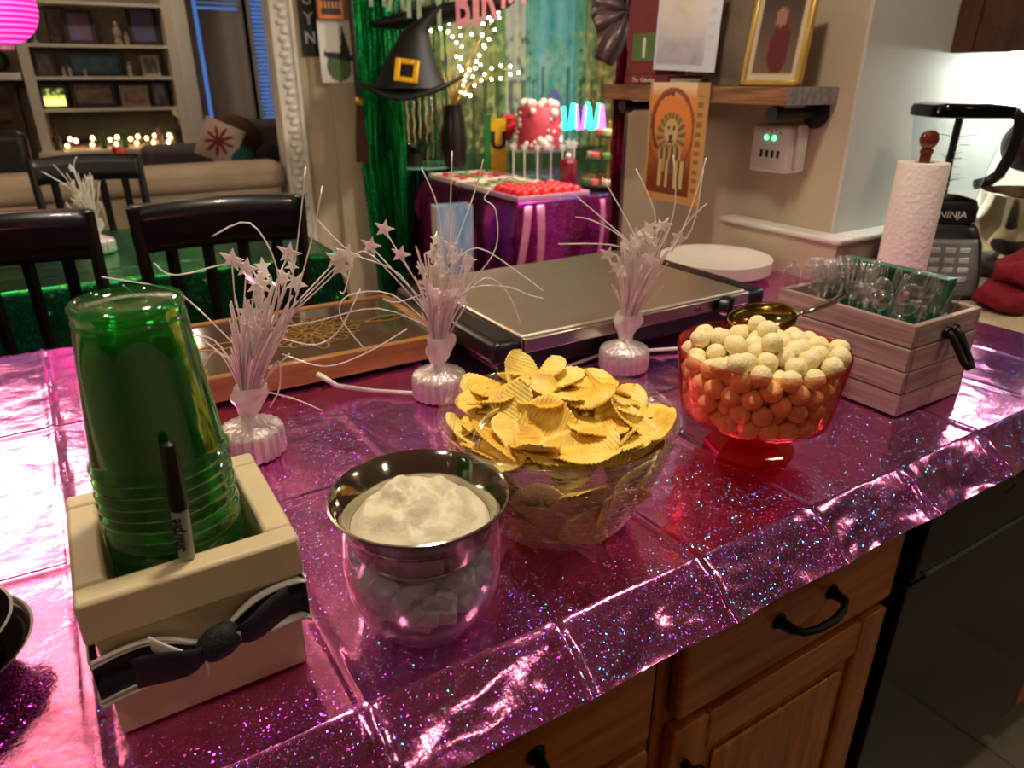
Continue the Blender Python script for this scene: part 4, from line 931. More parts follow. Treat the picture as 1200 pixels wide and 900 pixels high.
def chair(label, x, y, rz, sc=(1,1,1)):
    t = thing('dining_chair', label, 'chair', (x, y, 0), rz, 'black slat-back dining chairs'); hw = .235; t.scale = sc
    # local: back at y=0 facing +y seat
    box('seat', m_chairb, -hw, hw, .02, .44, .44, .475, t, bevel=.008)
    for sx in (-1, 1):
        MB().tube([(sx*.215,.05,0),(sx*.215,.03,.45),(sx*.22,-.005,.80),(sx*.225,-.03,1.0)], [.021,.023,.021,.018], 6).build('back_post', m_chairb, t)
        MB().tube([(sx*.205,.41,0),(sx*.205,.41,.44)], [.018,.022], 6).build('leg', m_chairb, t)
    MB().grid(lambda a, b: ((a-.5)*.46, -.012-.018*b-.012*math.sin(a*PI), .885+.118*b+.010*math.sin(a*PI)), 14, 3).build('crest_rail', m_chairb, t, smooth=180, solid=.024)
    box('lower_rail', m_chairb, -.20, .20, .012, .034, .56, .60, t, bevel=.003)
    for k in range(4): MB().tube([((k-1.5)*.098,.022,.585),((k-1.5)*.098,.003,.75),((k-1.5)*.098,-.014,.90)], [.017,.016,.017], 4).build('slat', m_chairb, t)
    MB().tube([(-.205,.41,.2),(-.212,.045,.2)], .01, 6).tube([(.205,.41,.2),(.212,.045,.2)], .01, 6).build('stretcher', m_chairb, t)
    return t
chair('black slat-back chair with its crest toward the party room end of the table', .350, 2.08, -.08, (.93,1,1.045))
chair('black slat-back chair behind the green cups', -.155, 2.10, .02, (.87,1,1.045))
chair('black slat-back chair across the green table, facing the counter', .12, 3.99, PI+.06)
centrepiece((.075, 3.03, .752), 'star spray centrepiece standing on the green dining cloth', -.01, 6, s=1.3, simple=True, dirs=[[(.0,.1),(-.04,.17),(-.10,.21),(-.12,.22)],[(.0,.1),(-.05,.2),(-.07,.24)],[(.0,.1),(-.02,.22),(-.01,.26)],[(.02,.14),(.035,.13),(.03,.08)],[(-.01,.1),(-.05,.12),(-.07,.14)]], heads=[(-.04,.14),(-.03,.15)])
# ------------------------------------------------------------------ sofa in the opening
m_sofa = mk('tan_upholstery', S(164,146,120), .8, var=.06, scale=10, bump=.15)
t = thing('sofa', 'tan sofa with rounded back standing in the living room opening', 'sofa', (-.6, 4.42, 0))
def cush(x0, x1, y0, y1, z0, z1, name, bev=.05): return MB().bx(x0,x1,y0,y1,z0,z1).build(name, m_sofa, t, bevel=bev, seg=4)
cush(-1.3,1.72,-.02,.20,.08,.80,'back_frame'); cush(-1.32,1.735,-.05,.18,.74,.895,'back_roll',.055); cush(-1.3,1.72,.20,.85,.1,.43,'seat_base')
cush(1.52,1.735,.2,.9,.1,.62,'arm',.06); cush(-1.32,-1.1,.2,.9,.1,.62,'arm',.06)
for k in range(3): cush(-1.09+k*.87,-.225+k*.87,.21,.84,.43,.56,'seat_cushion',.04)
o = MB().lathe([(.0001,0),(.033,0),(.034,.003),(.034,.10),(.031,.105),(.0001,.105)], 20).build('red_tin', mk('red_tin_paint', S(190,24,28), .35), None, ond(127,217,4.1)); o.location = (.30, 4.47, .897); tag(o, 'small red tin standing on the tan sofa back', 'tin')
# grey armchair, cushions
m_gsofa = mk('grey_upholstery', S(92,82,84), .9, var=.08, bump=.2)
t = thing('grey_couch', 'grey couch below the windows in the living room', 'couch', (1.42, 5.72, 0))
for q, n_ in (((-.80,.68,.0,.70,.0,.46),'seat'),((-.30,.68,.45,.75,.42,1.02),'backrest'),((.45,.72,-.1,.75,.1,.93),'arm')): MB().bx(*q).build(n_, m_gsofa, t, bevel=.05, seg=3)
MB().bx(-.85,-.35,.35,.72,.4,.86).build('back_cushion', m_gsofa, t, bevel=.05, seg=3)
def starb(s_, t_):
    a = math.atan2(t_-.5, s_-.5); r = math.hypot(s_-.5, t_-.5); return S(112,30,34) if r < .25+.14*math.cos(a*9) else S(186,160,144)
m_pil = printed('pillow_print', .9)
o = print_sheet('throw_pillow', m_pil, starb, 40, 40, .27, .27, None, (.955, 5.60, .80), (-.25,.42,-.4), th=.07, shape=lambda a, b: -.045*math.sin(a*PI)*math.sin(b*PI)); tag(o, 'cream throw pillow with a dark red starburst on the grey couch', 'pillow')
for (x, y, z, cc, lb, s_) in ((1.20,5.95,.90,S(84,52,28),'brown throw pillow on the grey couch',.20),(1.13,5.60,.80,S(20,84,78),'teal throw pillow low on the grey couch',.12),(1.37,5.62,.78,S(22,18,20),'black throw pillow beside the teal one',.12)):
    o = MB().ball((0,0,0), s_, 20, 12, (1,.42,.9)).build('throw_pillow', mk('pillow_'+lb.split()[0], cc, .9), None, (x,y,z), (0,.3,0), smooth=180); tag(o, lb, 'pillow')
o = MB().lathe([(.0001,0),(.055,0),(.05,.05),(.02,.15),(.0001,.19)], 14).build('gnome_figure', mk('pale_felt', S(196,176,160), .9), None, (1.70,5.95,.62)); o.location = (1.36, 5.22, .70); tag(o, 'pale pointed felt figure on the small table behind the sofa', 'figurine')
o = box('side_table', m_dt, 1.2, 1.5, 5.08, 5.36, .67, .70); 
t = thing('end_table', 'dark end table behind the tan sofa', 'table', (1.36, 5.22, 0)); o.parent = t; o.name = 'tabletop'; o.location = (-1.36, -5.22, 0)
for sx in (-.13,.13):
    for sy in (-.12,.12): box('leg', m_dt, sx-.015, sx+.015, sy-.015, sy+.015, 0, .67, t)
# ------------------------------------------------------------------ bookcase
m_bk = mk('bookcase_paint', S(206,194,178), .6, var=.05); m_bkd = mk('bookcase_back', S(160,146,132), .8)
BKY = 6.62; bx0, bx1 = .0, .93
t = thing('bookcase', 'built-in pale bookcase with shelves over a cabinet base', 'bookcase', (0, BKY, 0))
box('side', m_bk, bx0-.07, bx0, 0, .46, .80, 2.3, t); box('side', m_bk, bx1, bx1+.07, 0, .46, .80, 2.3, t)
box('back', m_bkd, bx0, bx1, .44, .46, .80, 2.3, t)
box('base_top', m_bk, bx0-.10, bx1+.10, -.06, .46, .78, .82, t, bevel=.006)
box('base_body', m_bk, bx0-.07, bx1+.07, -.02, .46, .05, .78, t)
for k in range(2):
    dr = thing_part('door', t); xa = bx0-.04+k*.505
    box('panel', m_bk, xa, xa+.49, -.035, -.021, .1, .75, dr, bevel=.004); box('inner_panel', m_bk, xa+.06, xa+.43, -.042, -.035, .16, .69, dr, bevel=.004)
    MB().ball((xa+(.46 if k == 0 else .03), -.055, .68), .016, 10, 6).build('knob', m_iron, dr)
shz = [1.12, 1.345, 1.565, 1.85]
for z in shz: box('shelf', m_bk, bx0, bx1, .02, .44, z-.022, z, t)
box('casing', m_trim, bx1+.07, bx1+.17, -.03, .46, 0, 2.3, t, bevel=.005)
def pic(name, label, x, z, w_, h_, frame, c1, c2, y=BKY+.16, lean=-.1):
    t = thing(name, label, 'picture frame', (x, y, z+.001)); M = R(lean,'X'); b = min(w_, h_)*.14
    for q in ((-w_/2,-w_/2+b,0,h_),(w_/2-b,w_/2,0,h_),(-w_/2+b,w_/2-b,0,b),(-w_/2+b,w_/2-b,h_-b,h_)): MB().bx(q[0],q[1],-.008,.012,q[2],q[3],M).build('frame_bar', frame, t)
    s = random.Random(label).random()*9
    o = print_sheet('picture', m_prn, lambda a, d: mixc(c1, c2, .5+.9*fbm(a*2.5+s, d*2.5, s, 3)), 14, 14, w_-1.6*b, h_-1.6*b, t, (0,0,b*.8)); o.rotation_euler = (lean,0,0)
fdark = mk('dark_frame', S(38,28,24), .5); fwht = mk('pale_frame', S(170,158,144), .6)
pic('photo_frame', 'dark framed photo with violet figure on the top bookcase shelf', .36, 1.565, .20, .24, fdark, S(120,84,80), S(110,96,170))
pic('photo_frame', 'large dark framed photo at the right end of the top bookcase shelf', .80, 1.565, .22, .29, fdark, S(90,80,84), S(90,86,150))
pic('photo_frame', 'dark oval-backed frame leaning behind the violet photo', .22, 1.565, .14, .26, fdark, S(70,40,36), S(100,80,70), BKY+.26)
pic('photo_frame', 'leaning dark frame at the left end of the middle bookcase shelf', .08, 1.345, .13, .17, fdark, S(60,52,46), S(100,90,80))
pic('canvas_print', 'wide teal canvas print on the middle bookcase shelf', .42, 1.345, .36, .165, mk('teal_edge', S(32,86,104), .6), S(30,86,104), S(70,120,130), BKY+.24, -.04)
pic('photo_frame', 'pale framed photo at the right of the middle bookcase shelf', .80, 1.345, .13, .15, fwht, S(150,136,124), S(60,46,44))
pic('photo_frame', 'dark collage frame on the lower bookcase shelf', .36, 1.12, .30, .19, fdark, S(90,34,34), S(150,120,100), BKY+.2)
pic('photo_frame', 'pale framed pink photo on the lower bookcase shelf', .645, 1.12, .20, .155, fwht, S(140,70,66), S(176,150,130))
pic('photo_frame', 'dark blue framed photo at the right end of the lower bookcase shelf', .83, 1.12, .12, .19, fdark, S(30,34,60), S(110,112,130))
t = thing('light_box', 'black shadow box with a glowing yellow-green scene', 'light box', (.09, BKY+.12, 1.121))
box('case', m_blackm, -.09, .09, 0, .06, 0, .165, t)
print_sheet('lit_scene', printed('lit_scene_print', .5, 1.6), lambda a, b: mixc(S(20,24,8), S(220,226,110), sm(.75,.2,b)+.5*fbm(a*6,b*6,1,3)), 16, 16, .14, .12, t, (0,-.004,.02))
o = MB().grid(lambda a, b: (.03+.90*a, .33+.006*math.sin(a*30), .84+.26*b), 60, 4).build('dark_fabric', m_blackm, None, (0, BKY+.08, 0), smooth=180, solid=.004); tag(o, 'black cloth hung behind the row of tealights in the bookcase', 'cloth')
e_can2 = emis('candle_glow', (1,.72,.36,1), 9); m_glassj = thin('amber_glass', (.95,.85,.7,1), .05, 1.45)
rr = random.Random(4); cx = [.10,.13,.17,.27,.285,.41,.44,.46,.56,.585,.61,.68,.71,.735,.79,.82,.845,.865]
for k, x in enumerate(cx):
    y = BKY+.10+.08*(k % 3); zz = .821
    t = thing('tealight', 'glowing tealight in a small amber glass on the bookcase base', 'candle', (x, y, zz), group='tealights on the bookcase base')
    hh = .03+.045*((k*5) % 3)/2
    MB().lathe([(.0001,0),(.019,0),(.022,.01),(.022,hh+.02)], 14).build('glass_cup', m_glassj, t); MB().ball((0,0,hh), .0125, 8, 6, (1,1,1.3)).build('flame', e_can2, t, smooth=180)
m_fig = mk('pale_figurine', S(150,138,124), .6); m_figd = mk('dark_figurine', S(52,44,36), .6)
for k, (x, z, h_, m_, lb) in enumerate(((.03,1.565,.16,m_figd,'dark carved figurine beside the candlestick on the top bookcase shelf'),(.16,1.565,.08,m_figd,'short dark pot on the top bookcase shelf'),(.60,1.565,.17,m_fig,'tall pale figurine between the framed photos on the top bookcase shelf'),(.66,1.565,.10,m_fig,'short pale figurine by the large framed photo'),(.19,1.345,.07,m_fig,'left pale bottle of a pair beside the teal canvas print'),(.23,1.345,.07,m_fig,'right pale bottle of a pair beside the teal canvas print'),(.64,1.345,.11,m_fig,'pale ornament at the right edge of the teal canvas print'),(.68,1.345,.08,m_figd,'dark ornament beside the pale framed photo'),(.33,1.345,.06,m_fig,'tiny pale ornament before the middle of the teal canvas print'),(.50,1.345,.06,m_figd,'tiny dark ornament before the right half of the teal canvas print'),(.90,.82,.24,m_figd,'dark rounded vase at the right end of the bookcase base'),(.04,.82,.16,m_figd,'dark rounded jar at the left end of the bookcase base'),(.35,.82,.14,mk('green_ornament', S(52,84,44), .6),'green ornament among the tealights'),(.50,.82,.16,mk('green_ornament_b', S(40,96,52), .6),'taller green ornament among the tealights'),(.76,.82,.15,m_fig,'pale ornament among the right-hand tealights'))):
    o = MB().lathe([(.0001,0),(.3,0),(.34,.08),(.22,.25),(.36,.45),(.30,.62),(.16,.7),(.2,.85),(.0001,1)], 14).mesh('ornament', m_, 60)
    q = link('shelf_ornament', o, None, (x, BKY+.10 if k != 8 and k != 9 else BKY+.09, z+.001)); q.scale = (h_*.55, h_*.55, h_); tag(q, lb, 'ornament')
t = thing('candlestick', 'slim lit candlestick at the left end of the top bookcase shelf', 'candlestick', (.055, BKY+.06, 1.566))
MB().lathe([(.0001,0),(.03,0),(.008,.02),(.007,.17),(.012,.175),(.0001,.18)], 12).build('holder', m_fig, t); MB().ball((0,0,.20), .012, 8, 6, (1,1,1.7)).build('flame', e_can2, t, smooth=180)
# red guitar leaning on the cabinet, seen over the far chair
m_guit = mk('red_lacquer', S(120,14,22), .3, coat=.5)
t = thing('red_guitar', 'red lacquered guitar lying before the bookcase cabinet', 'guitar', (.08, 6.36, .0))
def gb(a, b):
    th_ = a*2*PI; r = .145*(1+.22*math.cos(2*th_)-.0)*(1-.12*math.cos(th_)); return (r*1.15*math.cos(th_)*math.sin(b*PI)**.35, -.04*math.cos(b*PI), .62+.10*math.sin(th_)*math.sin(b*PI)**.35)
MB().grid(gb, 40, 12).build('body', m_guit, t, smooth=180); MB().tube([(.12,0,.62),(.36,0,.66),(.44,0,.70)], [.018,.014,.02], 8).build('neck', m_guit, t)
MB().bx(-.25,.15,-.1,.1,0,.525).build('stand', m_dt, t, bevel=.01)
# fireplace, mantel, dark armchair
m_brick = mk('brown_brick', S(92,66,44), .9, var=.2, bump=.4)
fp = struct('fireplace', MB().bx(-1.3,-.14,6.68,7.1,0,1.32), mk('mortar', S(70,52,38), .95))
for r_ in range(16):
    for c_ in range(6):
        x = -1.3+c_*.2-(.1 if r_ % 2 else 0)
        if x < -1.31 or x+.19 > -.13: continue
        box('brick', m_brick, x+.005, x+.195, 6.665, 6.68, .01+r_*.08, .08+r_*.08, fp)
struct('trim_5', MB().bx(-1.35,-.085,6.58,7.1,1.32,1.37), m_trim, bevel=.006)
o = MB().ball((0,0,0), 1, 16, 10, (.12,.10,.09)).build('potted_greenery', mk('dark_foliage', S(34,44,22), .8, bump=.8), None, (-.26, 6.80, 1.455), smooth=40); tag(o, 'dark leafy mound on the fireplace mantel', 'plant')
m_dk = mk('dark_leather', S(24,18,18), .4)
t = thing('armchair', 'dark leather armchair with a red throw before the fireplace', 'armchair', (-.52, 5.75, 0))
for q, n_ in (((-.4,.4,-.35,.4,.1,.45),'seat'),((-.4,.4,-.4,-.2,.4,1.05),'backrest'),((-.45,-.3,-.35,.4,.1,.65),'arm'),((.3,.45,-.35,.4,.1,.65),'arm')): MB().bx(*q).build(n_, m_dk, t, bevel=.05, seg=3)
o = MB().grid(lambda a, b: (-.16+.62*a, 5.335+.006*math.sin(a*22), .56+.5*b*1.0), 24, 8).build('red_throw', mk('red_throw_wool', S(120,12,20), .95, bump=.5), None, (-.76,0,-.0), smooth=180, solid=.02); tag(o, 'red throw hanging on the back of the dark armchair', 'throw')
# paper lantern
t = thing('paper_lantern', 'glowing magenta paper lantern with wire ribs', 'lantern', ond(-4, 8, 2.55))
def lantern_mat():
    m, nt, N, L, b = base('lit_magenta_paper'); v = coords(N, L); w = N.new('ShaderNodeTexWave'); w.bands_direction = 'Z'; w.inputs['Scale'].default_value = 18; w.inputs['Distortion'].default_value = .6; L.new(v, w.inputs['Vector'])
    c = ramp(N, L, w.outputs['Fac'], [(.0, S(214,10,120)), (.5, S(255,40,190)), (1, S(255,120,225))]); L.new(c, b.inputs['Base Color']); L.new(c, b.inputs['Emission Color']); b.inputs['Emission Strength'].default_value = .62; return m
e_lan = lantern_mat()
MB().lathe([(.125*math.sin(PI*k/40)*(1+.015*(k % 2))+.0001, -.125*math.cos(PI*k/40)) for k in range(2,39)], 40).build('paper_shade', e_lan, t, smooth=180)
MB().tube([(0,0,.124),(0,0,2.499-t.location.z)], .0015, 5).build('cord', m_white, t)
MB().lathe([(.022,-.140),(.024,-.137),(.024,-.122),(.020,-.120)], 20).build('bottom_ring', mk('pink_ring', S(220,150,180), .5), t)
# ------------------------------------------------------------------ wall signs on the dining wall
def wsign(s_, t_): return S(14,13,13)
YS = 4.415
t = thing('wall_plaque', 'narrow black vertical plaque with pale letters on the dining wall', 'sign', ony(365, 66, YS))
t.location.y = YS; ww, hh = .098, .62
box('board', m_blackm, -ww/2, ww/2, -.012, .004, 0, hh, t, bevel=.003)
m_sil = mk('silver_lettering', S(176,172,168), .5)
for k, ch in enumerate('LIVES'[::-1][:0] or ['N','Y','U','A','R']): text('lettering', ch, .085, m_sil, t, (0,-.0135,.068+k*.098), (PI/2,0,0), bold=.002)
def orange(s_, t_):
    if s_ < .08 or s_ > .92 or t_ < .1 or t_ > .94: return S(226,128,40)
    c = S(34,22,16)
    if .25 < t_ < .42 and int(s_*13) % 2: c = S(232,140,60)
    if .55 < t_ < .8 and (int(s_*5) % 2): c = S(236,150,96)
    return c
o = print_sheet('orange_sign', printed('orange_print', .5), orange, 40, 36, .14, .20, None, (1.405, YS, 0), th=.038); p_ = ony(389, 22, 4.335); o.location = (p_.x, 4.336, p_.z); tag(o, 'small black and orange halloween sign beside the plaque', 'sign')
# white sheet with a dark hat shape on the stub wall, and broom
XS = 1.478
def hatp(s_, t_):
    u, v = s_, t_; c = S(226,222,214)
    if ((u-.45)/.30)**2+((v-.26)/.24)**2 < 1: c = S(96,116,76)
    if abs(u-.62+.10*(v-.5)) < .25*(.95-v) and .42 < v < .95: c = S(34,38,34)
    if abs(v-.42-.10*(.5-u)) < .045 and .1 < u < .98: c = S(28,32,28)
    return c
o = print_sheet('hat_poster', printed('hat_poster_print', .6), hatp, 44, 44, .245, .33, None, (0,0,0)); p_ = ony(402, 97, 4.37); o.location = (p_.x, 4.371, p_.z); tag(o, 'white poster with a dark pointed hat shape on the wall pilaster', 'poster')
m_straw = mk('broom_straw', S(84,52,28), .85, var=.3, scale=60, stretch=(30,30,2), bump=.6)
t = thing('broom', 'brown straw broom hanging upside beside the green tinsel', 'broom', (*ony(424,170,4.12)[:2], .93))
def brf(a, b):
    an = a*2*PI; r = lerp(.058,.018,b**1.3)*(1+.10*math.sin(an*9)); return (r*math.cos(an)*.6, r*math.sin(an), .32*b-.04)
MB().grid(brf, 54, 12).build('bristles', m_straw, t, smooth=50); MB().tube([(0,0,.26),(.0,.005,.55),(0,.0,1.15)], [.016,.013,.013], 8).build('handle', m_dt, t)
MB().lathe([(.020,.27),(.024,.28),(.024,.30),(.020,.31)], 14).build('binding', m_gold, t)
# ------------------------------------------------------------------ tinsel curtains (uncountable strips)
def tinsel_mat(name, cols, rough=.16):
    m, nt, N, L, b = base(name); at = N.new('ShaderNodeAttribute'); at.attribute_name = 'print'
    L.new(at.outputs['Color'], b.inputs['Base Color']); b.inputs['Metallic'].default_value = .95; b.inputs['Roughness'].default_value = rough
    v = coords(N, L, (60,60,16)); add_bump(N, L, b, noise_tex(N, L, v, 3, 3).outputs['Fac'], .9, .01); return m
def tinsel(name, label, a, b, z0, z1, n, cols, seed, belly=0):
    rr = random.Random(seed); V = []; F = []; C = []; a, b = Vector((a[0],a[1],0)), Vector((b[0],b[1],0)); dirv = (b-a).normalized(); nor = Vector((-dirv.y, dirv.x, 0))
    for k in range(n):
        s_ = rr.random(); p = a.lerp(b, s_)+nor*rr.uniform(-.025,.025); wd = rr.uniform(.006,.013); ph = rr.random()*6; c = rr.choice(cols); st = len(V); m = 22; zb = z0+rr.uniform(0,.08)
        for q in range(m+1):
            z = lerp(z1, zb, q/m); tw = .5*math.sin(ph+z*9)+rr.uniform(-.5,.5); off = nor*(.010*math.sin(z*7+ph))+dirv*(.012*math.sin(z*3+ph)+belly*math.sin(q/m*PI)*(s_-.5))
            e = dirv*math.cos(tw)*wd+nor*math.sin(tw)*wd
            for sg in (-1, 1): x = p+off+e*sg*.5; V.append((x.x, x.y, z)); C += list(c)
        for q in range(m): i = st+q*2; F.append((i, i+1, i+3, i+2))
    me = bpy.data.meshes.new(name); me.from_pydata(V, [], F); at = me.color_attributes.new('print', 'FLOAT_COLOR', 'POINT'); at.data.foreach_set('color', C)
    me.materials.append(tinsel_mat(name+'_film', cols)); me.update(); o = link(name, me); tag(o, label, 'tinsel curtain', kind='stuff'); return o
GC = [S(16,120,50), S(20,150,66), S(30,170,90), S(8,90,40), S(60,190,110)]
g0, g1 = ony(432,150,4.28), ony(462,150,4.22)
tinsel('green_tinsel_curtain', 'green metallic tinsel fringe hung at the wall pilaster edge', g0, g1, .0, 2.1, 200, GC, 1, .1)
tinsel('blue_green_tinsel_curtain', 'green and blue metallic tinsel fringe on the far wall behind the hat', (1.76,4.93), (2.55,4.93), .05, 2.2, 420, GC+GC+[S(30,110,190), S(24,90,170), S(20,140,150)], 2)
tinsel('magenta_tinsel_curtain', 'magenta metallic tinsel fringe hung at the shelf wall edge', (1.525,1.79), (1.55,1.855), .0, 2.1, 150, [S(150,10,60), S(190,20,90), S(110,6,40), S(210,60,130)], 4)
m_gs = mk('grey_satin', S(128,110,114), .3, metal=.3, var=.1, stretch=(20,20,1))
for k, (y, x) in enumerate(((1.885,1.555),(1.758,1.50))):
    o = MB().grid(lambda a, b: (x+.010*math.sin(a*9+k), y+.030*(a-.5), .2+1.9*b), 14, 6).build('satin_drape', m_gs, None, smooth=180, solid=.002); tag(o, ['grey satin drape on the far side of the magenta tinsel','grey satin drape between magenta tinsel and shelf wall'][k], 'drape')
# grey bow over the shelf's far end
bw = thing('fabric_bow', 'mauve grey fabric bow hanging above the far end of the shelf', 'bow', ond(735, 12, 2.05))
for k, (a, l_) in enumerate(((.3,.13),(-.35,.12),(PI-.3,.10),(-1.2,.16),(-2.0,.15),(PI+.4,.10))):
    MB().grid(lambda u, v: tuple(RV*(l_*u*math.cos(a)-(v-.5)*.07*math.sin(u*PI*.7)*math.sin(a))+Vector((0,0,l_*u*math.sin(a)+(v-.5)*.07*math.sin(u*PI*.7)*math.cos(a)))+FV*(-.03*math.sin(u*PI)+.012*math.sin(v*9))), 12, 8).build('loop', m_gs, bw, smooth=180, solid=.003)
MB().tube([(0,0,.0),(0,0,2.119-bw.location.z)], .004, 6).build('hanging_cord', m_gs, bw)
# ------------------------------------------------------------------ castle backdrop
def castle(s_, t_):
    # printed cloth: pale teal sky, green towers, violet door, trees
    n_ = fbm(s_*4, t_*5, 0, 4); n2 = fbm(s_*16, t_*9, 4, 3)
    c = mixc(S(60,70,30), S(150,158,110), sm(.1,.75,t_)+.5*n_)
    c = mixc(c, S(30,60,24), max(0, .7-1.6*abs(t_-.22)/.3)*.7+max(0,n2)*.3)
    if t_ > .55: c = mixc(c, S(186,196,190), sm(.55,.85,t_)*max(0, 1-abs(s_-.42)/.3))
    def tower(cx, hw, top, base_, ca, cb):
        nonlocal c
        if abs(s_-cx) < hw and base_ < t_ < top:
            u = (s_-cx)/hw; k_ = .5+.5*math.sin(u*9); c = mixc(ca, cb, k_*.6+.3*n2+.2)
        if top <= t_ < top+hw*3.2 and abs(s_-cx) < hw*(1-(t_-top)/(hw*3.2)): c = mixc(ca, S(14,60,60), .4)
    tower(.30,.035,.62,.25,S(70,110,50),S(140,150,90)); tower(.40,.05,.72,.22,S(150,170,150),S(190,200,196)); tower(.34,.022,.80,.3,S(70,120,60),S(110,150,90))
    tower(.86,.05,.60,.2,S(90,90,44),S(140,124,70)); tower(.78,.03,.72,.2,S(70,120,80),S(120,160,120))
    tower(.60,.115,.95,.18,S(40,150,160),S(120,200,206)); tower(.48,.028,.86,.2,S(50,160,150),S(120,190,180)); tower(.72,.028,.82,.2,S(40,140,120),S(100,180,160))
    if abs(s_-.60) < .06 and t_ < .62 and t_ > .18 and ((s_-.60)/.06)**2+max(0,(t_-.50)/.10)**2 < 1: c = mixc(S(60,160,150), S(130,190,180), .5+n2)
    if abs(s_-.60) < .034 and .16 < t_ and ((s_-.60)/.034)**2+max(0,(t_-.36)/.06)**2 < 1: c = mixc(S(96,110,180), S(120,150,200), .5+n2)
    n3 = fbm(s_*34, t_*30, 9, 3); c = mixc(c, mixc(S(30,70,26), S(190,196,120), .5+n3), (.55 if t_ < .62 else .22)*max(0, abs(n3)+.15)*(1 if abs(s_-.6) > .12 else .45)*1.6)
    for cx in (.54,.665):
        if abs(s_-cx) < .008 and .2 < t_ < .50: c = mixc(c, S(14,84,84), .7)
    if t_ < .2: c = mixc(S(20,56,26), S(52,90,36), .5+n2)
    if t_ < .45 and (s_ < .5 or s_ > .7):
        d_ = abs(((s_*17) % 1)-.5)
        if d_ < .14+.1*n_: c = mixc(c, S(24,44,16), .7)
    return c
bd0, bd1 = 2.30, 4.15
o = print_sheet('castle_backdrop', printed('castle_print', .7), castle, 190, 190, bd1-bd0, 2.0, None, ((bd0+bd1)/2, 4.90, .42), shape=lambda a, b: .012*math.sin(a*26)*(1-b*.4), th=.002)
tag(o, 'printed cloth backdrop with a teal green castle behind the party table', 'backdrop')
# ------------------------------------------------------------------ party table, cloth, sweets
m_pfoil = foil('magenta_foil', S(170,30,120), S(120,50,190), rough=.22, spark=.25, wr=.6, wscale=14, cell=160, glint=.35)
PX0, PX1, PY0, PY1 = 1.985, 3.10, 3.17, 4.32; cxp, cyp = (PX0+PX1)/2, (PY0+PY1)/2; hx, hy = (PX1-PX0)/2, (PY1-PY0)/2
t = thing('party_table', 'folding party table under a magenta foil cloth', 'table', (cxp, cyp, 0))
box('tabletop', m_white, -hx+.02, hx-.02, -hy+.02, hy-.02, .715, .74, t)
for x in (-1,1):
    for y in (-1,1): MB().tube([(x*(hx-.1),y*(hy-.1),0),(x*(hx-.1),y*(hy-.1),.715)], .015, 8).build('leg', m_iron, t)
def pcl(a, b):
    X = (a-.5)*2*(hx+.68); Y = (b-.5)*2*(hy+.68); x = max(-hx, min(hx, X)); y = max(-hy, min(hy, Y)); ex, ey = max(0, abs(X)-hx), max(0, abs(Y)-hy); dz = max(ex, ey) if ex*ey else ex+ey
    w_ = (.025*math.sin((X if ey else Y)*16)+.02*noise.noise(Vector((X*4,Y*4,1))))*min(1, dz*3)
    if ex: x += math.copysign(w_+.02*min(1,dz*6), X)+(math.copysign(.06, X)*dz if ey else 0)
    if ey: y += math.copysign(w_+.02*min(1,dz*6), Y)+(math.copysign(.06, Y)*dz if ex else 0)
    return (x, y, .745-dz+.001*noise.noise(Vector((X*9,Y*9,0))))
o = MB().grid(pcl, 130, 150).build('party_tablecloth', m_pfoil, None, (cxp, cyp, 0), smooth=180); tag(o, 'shiny magenta foil cloth hanging over the party table', 'tablecloth')
m_rib = mk('pink_satin', S(222,130,176), .3, metal=.3)
for k, (x, y, l_, lb) in enumerate(((2.00,3.085,.62,'pink ribbon hanging at the corner of the party table'),(2.07,3.08,.60,'pink ribbon hanging just beside the corner ribbon'),(2.47,3.075,.5,'thin pink ribbon hanging on the front of the party cloth'))):
    o = MB().grid(lambda a, b: (x+(a-.5)*(.05-.02*(k == 2))*(1-.3*b)-.10*b*(k == 0), y-.012*math.sin(b*6), .742-l_*b), 4, 12).build('ribbon', m_rib, None, smooth=180, solid=.002); tag(o, lb, 'ribbon')
PZ = .7475
def tray(x0, x1, y0, y1, label, mat, rz=0):
    o = MB().prism([(x0,y0),(x1,y0),(x1,y1),(x0,y1)], 0, .006).bx(x0,x1,y0,y0+.012,.006,.026).bx(x0,x1,y1-.012,y1,.006,.026).bx(x0,x0+.012,y0+.012,y1-.012,.006,.026).bx(x1-.012,x1,y0+.012,y1-.012,.006,.026)
    o.v = [(x-(x0+x1)/2, y-(y0+y1)/2, z) for x, y, z in o.v]
    ob = o.build('serving_tray', mat, None, ((x0+x1)/2,(y0+y1)/2,PZ), bevel=.003); tag(ob, label, 'tray'); return ob
m_ptray = mk('mauve_tray', S(206,150,186), .3); m_wtray = mk('white_tray', S(224,214,206), .35)
tray(1.995, 2.46, 3.18, 3.52, 'mauve tray of bright red sweets at the corner of the party table', m_ptray)
tray(2.01, 2.44, 3.55, 3.88, 'white tray of iced cookies in the middle of the party table', m_wtray)
tray(2.02, 2.46, 3.91, 4.30, 'white tray of iced cookies at the far end of the party table', m_wtray)
m_swr = mk('red_candy', S(220,30,40), .35, sub=.2); sm_ = MB().lathe([(.0001,0),(.030,0),(.034,.012),(.030,.034),(.018,.044),(.0001,.046)], 14).mesh('sweet', m_swr, 60)
for i in range(6):
    for j in range(5):
        o = link('red_sweet', sm_, None, (2.06+i*.068, 3.23+j*.060, PZ+.007)); tag(o, 'round bright red sweet on the mauve tray', 'sweet', 'red sweets on the mauve tray')
cm = {}
for nme, cc in (('red',S(196,60,56)),('green',S(96,150,84)),('cream',S(222,204,170))): cm[nme] = MB().lathe([(.0001,0),(.036,0),(.04,.006),(.036,.014),(.0001,.015)], 16).mesh('cookie', mk('icing_'+nme, cc, .5), 60)
k = 0
